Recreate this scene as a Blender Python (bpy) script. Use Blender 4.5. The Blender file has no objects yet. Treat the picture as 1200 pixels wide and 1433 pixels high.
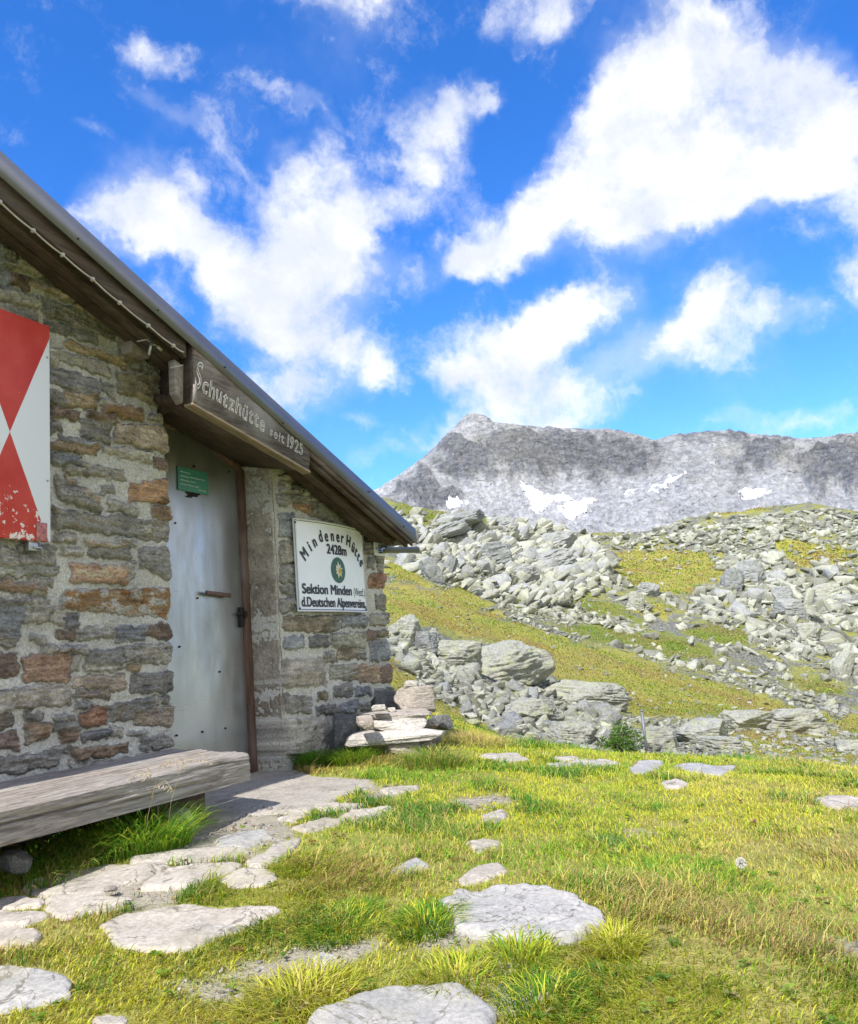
import bpy, math, random
import numpy as np
from mathutils import Vector, Matrix, Euler

# ------------------------------------------------------------------ camera
F_PX, PITCH, ROLL, YAW = 1165.67, 0.16899, 0.082398, 0.454065
PW, PH = 1200.0, 1433.0
CAM = np.array([-4.6216, -3.4534, 0.68])
FW = np.array([math.cos(YAW), math.sin(YAW), 0.0])
RT = np.array([math.sin(YAW), -math.cos(YAW), 0.0])
UP = np.array([0.0, 0.0, 1.0])
cp, sp, cr, sr = math.cos(PITCH), math.sin(PITCH), math.cos(ROLL), math.sin(ROLL)
M3 = np.array([[cr, sr, 0], [-sr, cr, 0], [0, 0, 1.0]]) @ np.array([[1, 0, 0], [0, cp, sp], [0, -sp, cp]])
def w_of(row): return M3[row, 0] * RT - M3[row, 1] * UP + M3[row, 2] * FW
sc = bpy.context.scene
cam_d = bpy.data.cameras.new('camera'); cam = bpy.data.objects.new('camera', cam_d)
sc.collection.objects.link(cam); sc.camera = cam
ax, ay, az_ = w_of(0), -w_of(1), -w_of(2)
cam.matrix_world = Matrix(((ax[0], ay[0], az_[0], CAM[0]), (ax[1], ay[1], az_[1], CAM[1]), (ax[2], ay[2], az_[2], CAM[2]), (0, 0, 0, 1)))
cam_d.sensor_fit = 'HORIZONTAL'; cam_d.sensor_width = 36.0; cam_d.lens = 36.0 * F_PX / PW
cam_d.clip_start = 0.05; cam_d.clip_end = 20000

def ray(px, py):
    """direction(s) of a line of sight in the world"""
    c = np.stack([(np.asarray(px, float) - PW / 2) / F_PX, (np.asarray(py, float) - PH / 2) / F_PX, np.ones_like(np.asarray(px, float))], -1)
    w = c @ M3
    return w[..., 0:1] * RT - w[..., 1:2] * UP + w[..., 2:3] * FW
def project(P):
    d = np.asarray(P) - CAM
    w = np.stack([d @ RT, -d @ UP, d @ FW], -1) @ M3.T
    return PW / 2 + F_PX * w[..., 0] / w[..., 2], PH / 2 + F_PX * w[..., 1] / w[..., 2]
def on_y(px, py, y0=0.0):
    d = ray(px, py); t = (y0 - CAM[1]) / d[..., 1]
    p = CAM + d * t[..., None]; return p[..., 0], p[..., 2]

# ------------------------------------------------------------------ world and sun
SUN_EL = math.radians(48.0)
light = np.array([math.cos(SUN_EL), 0.02, -math.sin(SUN_EL)])       # light travels along +x, parallel to the gable wall
sun_d = bpy.data.lights.new('sun', 'SUN'); sun = bpy.data.objects.new('sun', sun_d); sc.collection.objects.link(sun)
sun_d.energy = 2.95; sun_d.angle = math.radians(0.53); sun_d.color = (1.0, 0.955, 0.88)
sun.rotation_euler = Vector(light).to_track_quat('-Z', 'Y').to_euler()
sc.view_settings.view_transform = 'Standard'; sc.view_settings.look = 'None'
sc.view_settings.exposure = 1.2; sc.view_settings.gamma = 1.0
SKY_STRENGTH = 0.15

world = bpy.data.worlds.new('World'); sc.world = world; world.use_nodes = True
wt = world.node_tree; wt.nodes.clear()
def wn(t, **k):
    n = wt.nodes.new(t)
    for a, b in k.items(): setattr(n, a, b)
    return n
def wmath(op, a, b=None, clamp=False):
    n = wn('ShaderNodeMath', operation=op); n.use_clamp = clamp
    for i, v in enumerate((a, b)):
        if v is None: continue
        if isinstance(v, (int, float)): n.inputs[i].default_value = v
        else: wt.links.new(v, n.inputs[i])
    return n.outputs[0]
def wsmooth(v, lo, hi, a=0.0, b=1.0):
    n = wn('ShaderNodeMapRange', interpolation_type='SMOOTHSTEP')
    wt.links.new(v, n.inputs[0]); n.inputs[1].default_value = lo; n.inputs[2].default_value = hi
    n.inputs[3].default_value = a; n.inputs[4].default_value = b
    return n.outputs[0]
sky = wn('ShaderNodeTexSky', sky_type='NISHITA'); sky.sun_disc = False
sky.sun_elevation = SUN_EL; sky.sun_rotation = math.radians(-90); sky.altitude = 2400
sky.air_density = 1.0; sky.dust_density = 0.3; sky.ozone_density = 3.0
hs = wn('ShaderNodeHueSaturation'); wt.links.new(sky.outputs[0], hs.inputs['Color']); hs.inputs['Saturation'].default_value = 1.30; hs.inputs['Value'].default_value = 1.04; hs.inputs['Hue'].default_value = 0.51
tc = wn('ShaderNodeTexCoord'); dirv = tc.outputs['Generated']
def wnoise(vec, scale, detail=6, rough=0.55, dist=0.0):
    n = wn('ShaderNodeTexNoise'); wt.links.new(vec, n.inputs['Vector'])
    n.inputs['Scale'].default_value = scale; n.inputs['Detail'].default_value = detail
    n.inputs['Roughness'].default_value = rough; n.inputs['Distortion'].default_value = dist
    return n
def wvm(op, a, b=None, scale=None):
    n = wn('ShaderNodeVectorMath', operation=op)
    for i, v in enumerate((a, b)):
        if v is None: continue
        if isinstance(v, tuple): n.inputs[i].default_value = v
        else: wt.links.new(v, n.inputs[i])
    if scale is not None: n.inputs['Scale'].default_value = scale
    return n
n1 = wnoise(dirv, 5.0, 5, 0.6)
w1 = wvm('SCALE', wvm('SUBTRACT', n1.outputs['Color'], (0.5, 0.5, 0.5)).outputs[0], scale=0.16)
n2 = wnoise(dirv, 22.0, 5, 0.62)
w2 = wvm('SCALE', wvm('SUBTRACT', n2.outputs['Color'], (0.5, 0.5, 0.5)).outputs[0], scale=0.045)
warp = wvm('ADD', wvm('ADD', dirv, w1.outputs[0]).outputs[0], w2.outputs[0]).outputs[0]
# clouds of the sky: px, py, half width, half height (all turned into directions), tilt, weight
CLOUDS = [(1000,62,62,42,0,1),(955,125,80,62,20,1),(1105,120,95,62,0,1),(1050,205,135,75,10,1),(1185,215,60,80,0,1),(925,235,100,62,15,1),
 (815,262,95,50,8,.95),(715,312,80,50,8,1),(655,352,44,34,0,.9),(905,330,90,40,8,.9),(1010,290,110,40,10,.9),(850,170,55,32,20,.5),
 (602,172,44,52,30,.95),(645,128,40,26,10,.8),(566,218,36,26,0,.7),(690,120,24,14,0,.5),(560,280,34,24,0,.5),(590,385,26,26,0,.45),
 (232,290,72,56,0,.95),(178,325,62,38,0,.9),(300,338,80,56,0,.95),(455,240,36,34,0,.75),(438,325,66,60,0,.95),(485,380,66,60,0,.95),
 (395,410,82,46,0,.95),(330,400,60,30,0,.7),(475,505,70,48,-10,.95),(415,560,50,34,-10,.85),(395,470,80,40,0,.95),(510,300,34,40,0,.7),(530,530,30,22,0,.6),
 (455,28,66,38,0,.95),(385,4,55,20,0,.8),(520,8,50,18,0,.7),(222,62,44,24,0,.55),(770,16,66,26,0,.8),(300,180,90,14,-30,.36),(420,160,60,12,-15,.36),(130,190,26,14,0,.42),
 (695,485,82,46,0,.95),(760,545,115,46,0,.95),(820,432,62,30,0,.85),(630,515,36,26,0,.6),(935,492,74,38,0,.85),(985,448,56,36,0,.95),(1075,468,46,26,0,.8),
 (1010,515,56,22,0,.6),(770,450,60,28,0,.75),(740,590,80,22,0,.8),(1188,402,40,46,0,.98),(600,612,46,22,25,.6),(512,606,28,11,0,.6),(1140,584,60,18,15,.5),
 (1050,598,50,14,0,.42),(530,655,50,16,25,.42),(-200,420,140,70,0,1),(1330,330,110,60,0,1),(1450,120,150,80,0,1),(1400,560,120,40,0,.9),(300,-160,160,60,0,1),(900,-200,190,70,0,1)]
total = None
for px, py, a, b, tilt, wgt in CLOUDS:
    d = ray(px, py); d = d / np.linalg.norm(d)
    ps = F_PX * math.sqrt(1 + ((px - 600) ** 2 + (py - 716) ** 2) / F_PX ** 2)
    right = np.cross(d, UP); right /= np.linalg.norm(right); up = np.cross(right, d)
    t = math.radians(tilt - 4.7); rx = right * math.cos(t) + up * math.sin(t); ry = -right * math.sin(t) + up * math.cos(t)
    m = Matrix((tuple(rx), tuple(ry), tuple(np.cross(rx, ry)))).transposed()
    mp = wn('ShaderNodeMapping', vector_type='TEXTURE'); wt.links.new(warp, mp.inputs[0])
    mp.inputs['Location'].default_value = tuple(d); mp.inputs['Rotation'].default_value = m.to_euler()
    mp.inputs['Scale'].default_value = (a * 1.72 / ps, b * 1.72 / ps, 0.5)
    ln = wvm('LENGTH', mp.outputs[0])
    v = wmath('MULTIPLY', wsmooth(ln.outputs['Value'], 1.0, 0.0), 1.25 * wgt)
    total = v if total is None else wmath('ADD', total, v)
# unseen cloud banks added behind the viewpoint, white fill light for the shaded wall
for bx, by, bz, sz in ((-.15, -1, .55, .62), (-.75, -.75, .45, .5), (.55, -.9, .35, .42), (-1, .1, .4, .4), (-.3, -.6, 1.0, .35), (-.2, -1.0, .12, .35)):
    d = np.array((bx, by, bz)); d /= np.linalg.norm(d); v1 = wvm('DISTANCE', warp, tuple(d))
    total = wmath('ADD', total, wmath('MULTIPLY', wsmooth(v1.outputs['Value'], sz * 1.35, 0.0), 2.4))
total = wmath('MINIMUM', total, 1.5)
n3 = wnoise(dirv, 9.0, 9, 0.62, 0.2); n6 = wnoise(warp, 24.0, 8, 0.65, 0.0); n4 = wnoise(dirv, 2.2, 3, 0.5)
dens = wmath('ADD', wmath('ADD', total, wmath('MULTIPLY', wmath('SUBTRACT', n3.outputs[0], 0.5), 2.1)), wmath('MULTIPLY', wmath('SUBTRACT', n6.outputs[0], 0.5), 1.3))
alpha = wsmooth(dens, 0.08, 1.55, 0, 1)
# thin veil that is never quite clear near the big clouds
veil = wmath('MULTIPLY', wsmooth(wmath('ADD', wmath('MULTIPLY', total, 0.6), wmath('SUBTRACT', n1.outputs[0], 0.5)), 0.0, 0.8), 0.36)
alpha = wmath('MAXIMUM', alpha, veil)
# body of the clouds: lit on the sun side, a little bluer where they are thick
off = wvm('ADD', dirv, (-0.035, 0.0, 0.05)).outputs[0]
n5 = wnoise(off, 9.0, 9, 0.62, 0.2)
lit = wmath('SUBTRACT', n3.outputs[0], n5.outputs[0])
shade = wmath('ADD', wmath('MULTIPLY', lit, 1.6), wmath('MULTIPLY', wmath('SUBTRACT', n4.outputs[0], 0.5), 0.9))
shade = wsmooth(wmath('SUBTRACT', shade, wmath('MULTIPLY', wmath('SUBTRACT', dens, 0.9), 0.26)), -0.42, 0.24)
cm = wn('ShaderNodeMix', data_type='RGBA'); wt.links.new(shade, cm.inputs[0])
CB = 1.0 / SKY_STRENGTH
cm.inputs[6].default_value = (0.37 * CB, 0.395 * CB, 0.445 * CB, 1); cm.inputs[7].default_value = (0.53 * CB, 0.53 * CB, 0.535 * CB, 1)
mx = wn('ShaderNodeMix', data_type='RGBA'); wt.links.new(alpha, mx.inputs[0]); wt.links.new(hs.outputs[0], mx.inputs[6]); wt.links.new(cm.outputs[2], mx.inputs[7])
bg = wn('ShaderNodeBackground'); bg.inputs['Strength'].default_value = SKY_STRENGTH; wt.links.new(mx.outputs[2], bg.inputs['Color'])
wo = wn('ShaderNodeOutputWorld'); wt.links.new(bg.outputs[0], wo.inputs['Surface'])
sc.render.engine = 'CYCLES'
sc.cycles.max_bounces = 6; sc.cycles.diffuse_bounces = 3; sc.cycles.glossy_bounces = 3; sc.cycles.transmission_bounces = 2; sc.cycles.transparent_max_bounces = 4
sc.cycles.use_denoising = True

# ------------------------------------------------------------------ noise
def _h(ix, iy, iz, s):
    with np.errstate(over='ignore'):
        n = (ix.astype(np.uint32) * np.uint32(374761393) + iy.astype(np.uint32) * np.uint32(668265263) + iz.astype(np.uint32) * np.uint32(2147483647 - 5) + np.uint32(s * 97 + 13) * np.uint32(3266489917))
        n = (n ^ (n >> np.uint32(13))) * np.uint32(1274126177); n ^= n >> np.uint32(16)
        n = n * np.uint32(2246822519); n ^= n >> np.uint32(15)
    return n.astype(np.float64) / 4294967295.0 * 2 - 1
def noise(x, y, z=0.0, seed=0):
    x, y, z = np.broadcast_arrays(np.asarray(x, float), np.asarray(y, float), np.asarray(z, float))
    xi, yi, zi = np.floor(x), np.floor(y), np.floor(z)
    fx, fy, fz = x - xi, y - yi, z - zi
    xi, yi, zi = xi.astype(np.int64), yi.astype(np.int64), zi.astype(np.int64)
    u, v, w = (t * t * t * (t * (t * 6 - 15) + 10) for t in (fx, fy, fz))
    r = 0
    flat = not np.any(fz)
    for dz in ((0,) if flat else (0, 1)):
        wz = 1.0 if flat else (w if dz else 1 - w)
        for dy in (0, 1):
            for dx in (0, 1):
                g = _h(xi + dx, yi + dy, zi + dz, seed)
                r = r + g * (u if dx else 1 - u) * (v if dy else 1 - v) * wz
    return r
def fbm(x, y, z=0.0, seed=0, oct=4, gain=0.5):
    r, a = 0, 1.0
    for o in range(oct):
        r = r + a * noise(np.asarray(x) * 2 ** o + 17.3 * o, np.asarray(y) * 2 ** o - 9.1 * o, np.asarray(z) * 2 ** o, seed + o); a *= gain
    return r
def ridged(x, y, z=0.0, seed=0, oct=5, gain=0.5):
    r, a = 0, 1.0
    for o in range(oct):
        r = r + a * (1 - 2 * np.abs(noise(np.asarray(x) * 2 ** o + 31.7 * o, np.asarray(y) * 2 ** o - 5.3 * o, np.asarray(z) * 2 ** o, seed + o))); a *= gain
    return r
def sstep(a, b, x):
    t = np.clip((np.asarray(x, float) - a) / (b - a), 0, 1); return t * t * (3 - 2 * t)
def sd_poly(P, qx, qy):
    """signed distance to polygon, positive inside"""
    P = np.asarray(P, float); n = len(P)
    d = np.full(np.shape(qx), 1e18); ins = np.zeros(np.shape(qx), bool)
    for i in range(n):
        a, b = P[i], P[(i + 1) % n]; e = b - a
        wx, wy = qx - a[0], qy - a[1]
        t = np.clip((wx * e[0] + wy * e[1]) / max(e @ e, 1e-12), 0, 1)
        d = np.minimum(d, (wx - e[0] * t) ** 2 + (wy - e[1] * t) ** 2)
        c = (a[1] > qy) != (b[1] > qy)
        with np.errstate(divide='ignore', invalid='ignore'):
            ins ^= c & (qx < (b[0] - a[0]) * (qy - a[1]) / (b[1] - a[1] if b[1] != a[1] else 1e-12) + a[0])
    return np.where(ins, 1, -1) * np.sqrt(d)

# ------------------------------------------------------------------ mesh and object helpers
col = sc.collection
def mesh(name, V, Fs, attrs=None, smooth=False, mat=None):
    me = bpy.data.meshes.new(name); V = np.asarray(V, np.float32).reshape(-1, 3)
    if isinstance(Fs, np.ndarray):
        nf, k = Fs.shape; flat = Fs.astype(np.int32).ravel(); st = np.arange(0, nf * k, k, dtype=np.int32); tot = np.full(nf, k, np.int32)
    else:
        flat = np.fromiter((i for f in Fs for i in f), np.int32); tot = np.array([len(f) for f in Fs], np.int32); st = np.concatenate([[0], np.cumsum(tot)[:-1]]).astype(np.int32); nf = len(Fs)
    me.vertices.add(len(V)); me.vertices.foreach_set('co', V.ravel())
    me.loops.add(len(flat)); me.loops.foreach_set('vertex_index', flat)
    me.polygons.add(nf); me.polygons.foreach_set('loop_start', st); me.polygons.foreach_set('loop_total', tot)
    if smooth: me.polygons.foreach_set('use_smooth', np.ones(nf, bool))
    for k, v in (attrs or {}).items():
        v = np.asarray(v, np.float32)
        if v.ndim == 1: a = me.attributes.new(k, 'FLOAT', 'POINT'); a.data.foreach_set('value', v)
        else:
            a = me.attributes.new(k, 'FLOAT_COLOR', 'POINT'); a.data.foreach_set('color', np.concatenate([v, np.ones((len(v), 1), np.float32)], 1).ravel())
    me.update(calc_edges=True); me.validate()
    if mat: me.materials.append(mat)
    return me
def link(name, me, parent=None):
    o = bpy.data.objects.new(name, me); col.objects.link(o)
    if parent: o.parent = parent
    return o
def obj(name, V, Fs, mat, parent=None, smooth=False, attrs=None): return link(name, mesh(name, V, Fs, attrs, smooth, mat), parent)
def tag(o, label=None, cat=None, group=None, kind=None):
    if label: o['label'] = label
    if cat: o['category'] = cat
    if group: o['group'] = group
    if kind: o['kind'] = kind
    return o
def thing(name, label, cat, loc=(0, 0, 0), group=None):
    o = bpy.data.objects.new(name, None); col.objects.link(o); o.location = loc; o.empty_display_size = 0.1
    return tag(o, label, cat, group)
def grid_faces(nu, nv):
    i = np.arange(nu - 1)[:, None] * nv + np.arange(nv - 1)[None, :]
    return np.stack([i, i + 1, i + nv + 1, i + nv], -1).reshape(-1, 4)
class MB:
    """collects shapes for one mesh"""
    def __init__(s): s.V = []; s.F = []; s.n = 0
    def add(s, V, Fs):
        V = np.asarray(V, float).reshape(-1, 3); s.V.append(V); s.F += [[int(i) + s.n for i in f] for f in Fs]; s.n += len(V); return s
    def hexa(s, c):   # 8 corners: bottom four then top four
        return s.add(c, [(0, 3, 2, 1), (4, 5, 6, 7), (0, 1, 5, 4), (1, 2, 6, 5), (2, 3, 7, 6), (3, 0, 4, 7)])
    def box(s, x0, x1, y0, y1, z0, z1): return s.hexa([(x0, y0, z0), (x1, y0, z0), (x1, y1, z0), (x0, y1, z0), (x0, y0, z1), (x1, y0, z1), (x1, y1, z1), (x0, y1, z1)])
    def tube(s, pts, r, n=8, cap=True):
        pts = [np.array(p, float) for p in pts]; rs = r if isinstance(r, (list, tuple)) else [r] * len(pts); V = []
        u = None
        for i, p in enumerate(pts):
            t = pts[min(i + 1, len(pts) - 1)] - pts[max(i - 1, 0)]; t = t / (np.linalg.norm(t) + 1e-12)
            if u is None:
                u = np.cross(t, (0, 0, 1) if abs(t[2]) < .9 else (1, 0, 0))
            u = u - t * (u @ t); u /= np.linalg.norm(u); v = np.cross(t, u)
            for k in range(n):
                a = 2 * math.pi * k / n; V.append(p + rs[i] * (u * math.cos(a) + v * math.sin(a)))
        Fs = [(i * n + k, i * n + (k + 1) % n, (i + 1) * n + (k + 1) % n, (i + 1) * n + k) for i in range(len(pts) - 1) for k in range(n)]
        if cap: Fs += [tuple(range(n))[::-1], tuple((len(pts) - 1) * n + k for k in range(n))]
        return s.add(V, Fs)
    def prism(s, poly, ext):   # poly: 3D points, ext: offset vector
        n = len(poly); P = [np.array(p, float) for p in poly]; Q = [p + np.array(ext, float) for p in P]
        return s.add(P + Q, [tuple(range(n))[::-1], tuple(range(n, 2 * n))] + [(i, (i + 1) % n, n + (i + 1) % n, n + i) for i in range(n)])
    def build(s, name, mat, parent=None, smooth=False, bevel=0.0, seg=2):
        o = obj(name, np.concatenate(s.V), s.F, mat, parent, smooth)
        if bevel:
            m = o.modifiers.new('bevel', 'BEVEL'); m.width = bevel; m.segments = seg; m.limit_method = 'ANGLE'; m.angle_limit = math.radians(35)
        return o

# ------------------------------------------------------------------ materials
class NT:
    def __init__(s, name, rough=0.85, metal=0.0, spec=0.3):
        s.m = bpy.data.materials.new(name); s.m.use_nodes = True; s.t = s.m.node_tree
        s.b = s.t.nodes['Principled BSDF']; s.b.inputs['Roughness'].default_value = rough; s.b.inputs['Metallic'].default_value = metal
        s.b.inputs['Specular IOR Level'].default_value = spec
        s.co = s.n('ShaderNodeTexCoord').outputs['Object']; s.gp = s.n('ShaderNodeNewGeometry').outputs['Position']
    def n(s, t, **k):
        n = s.t.nodes.new(t)
        for a, b in k.items(): setattr(n, a, b)
        return n
    def put(s, sock, v):
        if hasattr(v, 'is_linked') or hasattr(v, 'links'): s.t.links.new(v, sock)
        elif isinstance(v, tuple) and len(v) == 3 and sock.type == 'RGBA': sock.default_value = (*v, 1)
        else: sock.default_value = v
    def noise(s, scale, detail=5, rough=0.55, vec=None, stretch=None, dist=0.0, color=False):
        v = vec or s.co
        if stretch:
            m = s.n('ShaderNodeMapping'); s.put(m.inputs[0], v); m.inputs['Scale'].default_value = stretch; v = m.outputs[0]
        n = s.n('ShaderNodeTexNoise'); s.put(n.inputs['Vector'], v); n.inputs['Scale'].default_value = scale; n.inputs['Detail'].default_value = detail
        n.inputs['Roughness'].default_value = rough; n.inputs['Distortion'].default_value = dist
        return n.outputs['Color' if color else 'Fac']
    def voro(s, scale, feature='F1', vec=None, stretch=None, out='Distance'):
        v = vec or s.co
        if stretch:
            m = s.n('ShaderNodeMapping'); s.put(m.inputs[0], v); m.inputs['Scale'].default_value = stretch; v = m.outputs[0]
        n = s.n('ShaderNodeTexVoronoi', feature=feature); s.put(n.inputs['Vector'], v); n.inputs['Scale'].default_value = scale
        return n.outputs[out]
    def ramp(s, v, lo, hi, a=0.0, b=1.0):
        n = s.n('ShaderNodeMapRange', interpolation_type='SMOOTHSTEP'); s.put(n.inputs[0], v)
        for i, q in enumerate((lo, hi, a, b)): n.inputs[i + 1].default_value = q
        return n.outputs[0]
    def math(s, op, a, b=0.0):
        n = s.n('ShaderNodeMath', operation=op); s.put(n.inputs[0], a); s.put(n.inputs[1], b); return n.outputs[0]
    def mix(s, f, a, b, mode='MIX'):
        n = s.n('ShaderNodeMix', data_type='RGBA', blend_type=mode); s.put(n.inputs[0], f); s.put(n.inputs[6], a); s.put(n.inputs[7], b); return n.outputs[2]
    def attr(s, name, out='Fac'): return s.n('ShaderNodeAttribute', attribute_name=name).outputs[out]
    def bump(s, h, strength=0.5, dist=0.01, prev=None):
        n = s.n('ShaderNodeBump'); n.inputs['Strength'].default_value = strength; n.inputs['Distance'].default_value = dist
        s.put(n.inputs['Height'], h)
        if prev is not None: s.put(n.inputs['Normal'], prev)
        return n.outputs[0]
    def done(s, color=None, normal=None, rough=None):
        if color is not None: s.put(s.b.inputs['Base Color'], color)
        if normal is not None: s.put(s.b.inputs['Normal'], normal)
        if rough is not None: s.put(s.b.inputs['Roughness'], rough)
        return s.m

def mat_masonry():
    m = NT('masonry', 0.9)
    c = m.attr('col', 'Color'); st = m.attr('stone')
    g = m.noise(90, 6, 0.65); lay = m.noise(13, 7, 0.72, stretch=(1.0, 1.0, 3.6), dist=0.9); f = m.noise(260, 3, 0.6)
    v = m.math('ADD', m.ramp(g, 0.3, 0.7, 0.70, 1.30), m.math('MULTIPLY', m.math('SUBTRACT', lay, 0.5), m.math('MULTIPLY', st, 1.3)))
    c2 = m.mix(1.0, c, v, 'MULTIPLY')
    speck = m.math('MULTIPLY', m.ramp(f, 0.60, 0.72), m.math('MULTIPLY', st, 0.55))
    c3 = m.mix(speck, c2, (0.50, 0.49, 0.45))
    dk = m.math('MULTIPLY', m.ramp(lay, 0.34, 0.24), m.math('MULTIPLY', st, 0.45))
    c4 = m.mix(dk, c3, (0.05, 0.048, 0.045))
    h = m.math('ADD', m.math('MULTIPLY', lay, m.math('MULTIPLY', st, 1.6)), m.math('MULTIPLY', g, m.math('ADD', 0.2, m.math('MULTIPLY', st, 0.5))))
    return m.done(c4, m.bump(h, 1.0, 0.014))
def mat_plaster():
    m = NT('jamb_plaster', 0.95)
    c = m.attr('col', 'Color'); g = m.noise(70, 6, 0.65); s_ = m.noise(5, 5, 0.6)
    c2 = m.mix(1.0, c, m.math('ADD', m.ramp(g, 0.3, 0.7, 0.78, 1.2), m.ramp(s_, 0.3, 0.7, -0.15, 0.15)), 'MULTIPLY')
    return m.done(c2, m.bump(g, 0.6, 0.006))
def mat_wood(name, a, b, axis=0, scale=1.0, rough=0.8, grey=0.0, crack=0.6, bstr=0.5):
    m = NT(name, rough)
    st = [14.0, 14.0, 14.0]; st[axis] = 1.5
    w = m.noise(2.2 * scale, 7, 0.62, stretch=tuple(st), dist=0.4); f = m.noise(7 * scale, 4, 0.7, stretch=tuple(st)); bl = m.noise(2.5, 4, 0.5)
    c = m.mix(m.ramp(w, 0.3, 0.7), a, b)
    c = m.mix(m.ramp(f, 0.56, 0.75, 0, crack), c, tuple(q * 0.28 for q in a))
    c = m.mix(m.ramp(bl, 0.45, 0.7, 0, grey), c, (0.36, 0.34, 0.32))
    return m.done(c, m.bump(m.math('ADD', w, m.math('MULTIPLY', f, 0.5)), bstr, 0.006))
def mat_plain(name, c, rough=0.6, metal=0.0, var=0.15, scale=20, spec=0.4, bump=0.0):
    m = NT(name, rough, metal, spec); g = m.noise(scale, 5, 0.6)
    k = m.mix(1.0, c, m.ramp(g, 0.25, 0.75, 1 - var, 1 + var), 'MULTIPLY')
    return m.done(k, m.bump(g, bump, 0.004) if bump else None)
def mat_rock(name, base, lichen, amt=0.5, dark=(0.10, 0.10, 0.09), scale=1.0, layer=True, island=False):
    """alpine gneiss: object space so that every rock carries its own pattern, with lichen blotches"""
    m = NT(name, 0.92)
    oi = m.n('ShaderNodeObjectInfo'); v = m.n('ShaderNodeVectorMath', operation='ADD'); s = m.n('ShaderNodeVectorMath', operation='SCALE')
    m.put(s.inputs[0], oi.outputs['Location']); s.inputs['Scale'].default_value = 0.37
    m.put(v.inputs[0], m.co); m.put(v.inputs[1], s.outputs[0]); co = v.outputs[0]
    big = m.noise(1.6 * scale, 5, 0.6, vec=co); fine = m.noise(11 * scale, 6, 0.7, vec=co)
    lay = m.noise(2.2 * scale, 6, 0.7, vec=co, stretch=(1.0, 1.0, 8.0), dist=0.5)
    li = m.noise(3.0 * scale, 7, 0.72, vec=co, dist=0.8)
    c = m.mix(1.0, base, m.math('ADD', m.ramp(fine, 0.3, 0.7, 0.72, 1.22), m.ramp(big, 0.3, 0.7, -0.14, 0.14)), 'MULTIPLY')
    c = m.mix(m.ramp(li, 0.52, 0.60, 0, amt), c, lichen)
    if island: c = m.mix(1.0, c, m.ramp(m.n('ShaderNodeNewGeometry').outputs['Random Per Island'], 0, 1, .62, 1.25), 'MULTIPLY')
    c = m.mix(m.ramp(lay, 0.40, 0.30, 0, 0.75), c, dark)
    c = m.mix(m.ramp(fine, 0.66, 0.74, 0, 0.45), c, dark)
    return m.done(c, m.bump(m.math('ADD', m.math('MULTIPLY', lay, 1.4), fine), 0.8, 0.10 / scale))

# ------------------------------------------------------------------ the lie of the land
# profile curves: distance from the viewpoint, then image column -> image row of the ground seen there
def G_near(x, y):
    g = 0.100 * np.minimum(y + 1.0, 0) + 0.062 * np.minimum(x + 2.1, 0)
    return np.maximum(g, -1.6)
CURVES = [
 (10.0, [(540,985),(600,996),(640,1008),(700,1033),(760,1044),(840,1058),(900,1066),(1000,1070),(1100,1080),(1200,1090)]),
 (14.0, [(540,985),(640,1020),(700,1050),(760,1068),(840,1082),(900,1092),(1000,1096),(1100,1106),(1200,1118)]),
 (24.0, [(540,955),(640,1000),(700,1026),(760,1037),(840,1050),(900,1058),(1000,1061),(1100,1072),(1200,1084)]),
 (40.0, [(545,900),(640,950),(700,975),(800,1005),(900,1015),(1000,1020),(1100,1030),(1200,1042)]),
 (60.0, [(545,852),(640,890),(750,925),(850,960),(950,985),(1050,997),(1200,1018)]),
 (85.0, [(545,822),(600,828),(660,850),(750,880),(850,910),(930,935),(1000,955),(1100,985),(1200,1003)]),
 (97.0, [(545,822),(600,827),(660,849),(750,878),(850,908),(930,932),(1000,951),(1100,980),(1200,998)]),
 (130.0, [(545,775),(600,800),(700,850),(800,875),(900,900),(1000,925),(1100,955),(1200,975)]),
 (180.0, [(545,745),(600,768),(700,800),(800,830),(900,850),(1000,866),(1100,890),(1200,910)]),
 (260.0, [(545,716),(600,730),(700,750),(800,775),(900,785),(1000,790),(1100,800),(1200,810)]),
 (340.0, [(530,702),(575,708),(620,718),(650,716),(720,732),(745,728),(800,742),(900,735),(1000,716),(1060,698),(1100,694),(1150,703),(1200,712)]),
 (400.0, [(530,735),(620,750),(720,765),(800,775),(900,770),(1000,750),(1100,730),(1200,745)]),
 (560.0, [(530,760),(700,790),(900,790),(1200,770)]),
]
AZN = 1441
AZ = np.linspace(-math.pi, math.pi, AZN)                 # measured clockwise (to the right) from the view direction
def az_tan(px, py):
    d = ray(px, py); r = d @ RT; f = d @ FW; h = np.hypot(r, f)
    return np.arctan2(r, f), d[..., 2] / h
def curve_tan(pts, az):
    a, t = az_tan(np.array([p[0] for p in pts], float), np.array([p[1] for p in pts], float))
    return np.interp(az, a, t)
def side_fade(az): return 1 - sstep(math.radians(45), math.radians(80), np.abs(az))
RK = np.array([0.0, 4.6, 7.0] + [c[0] for c in CURVES] + [900.0, 2500.0, 7000.0])
ZT = np.zeros((AZN, len(RK)))
for k, (r, pts) in enumerate(CURVES):
    z = CAM[2] + r * curve_tan(pts, AZ)
    f = side_fade(AZ)
    ZT[:, k + 3] = z * f + (1 - f) * (-0.6 - 0.03 * min(r, 500))
ca, sa = np.cos(AZ), np.sin(AZ)
for k, r in ((0, 0.001), (1, 4.6), (2, 7.0)):
    X = CAM[0] + r * (ca * FW[0] + sa * RT[0]); Y = CAM[1] + r * (ca * FW[1] + sa * RT[1])
    ZT[:, k] = G_near(X, Y)
w = 0.45; ZT[:, 2] = ZT[:, 2] * (1 - w) + w * (ZT[:, 1] * .5 + ZT[:, 3] * .5)
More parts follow.
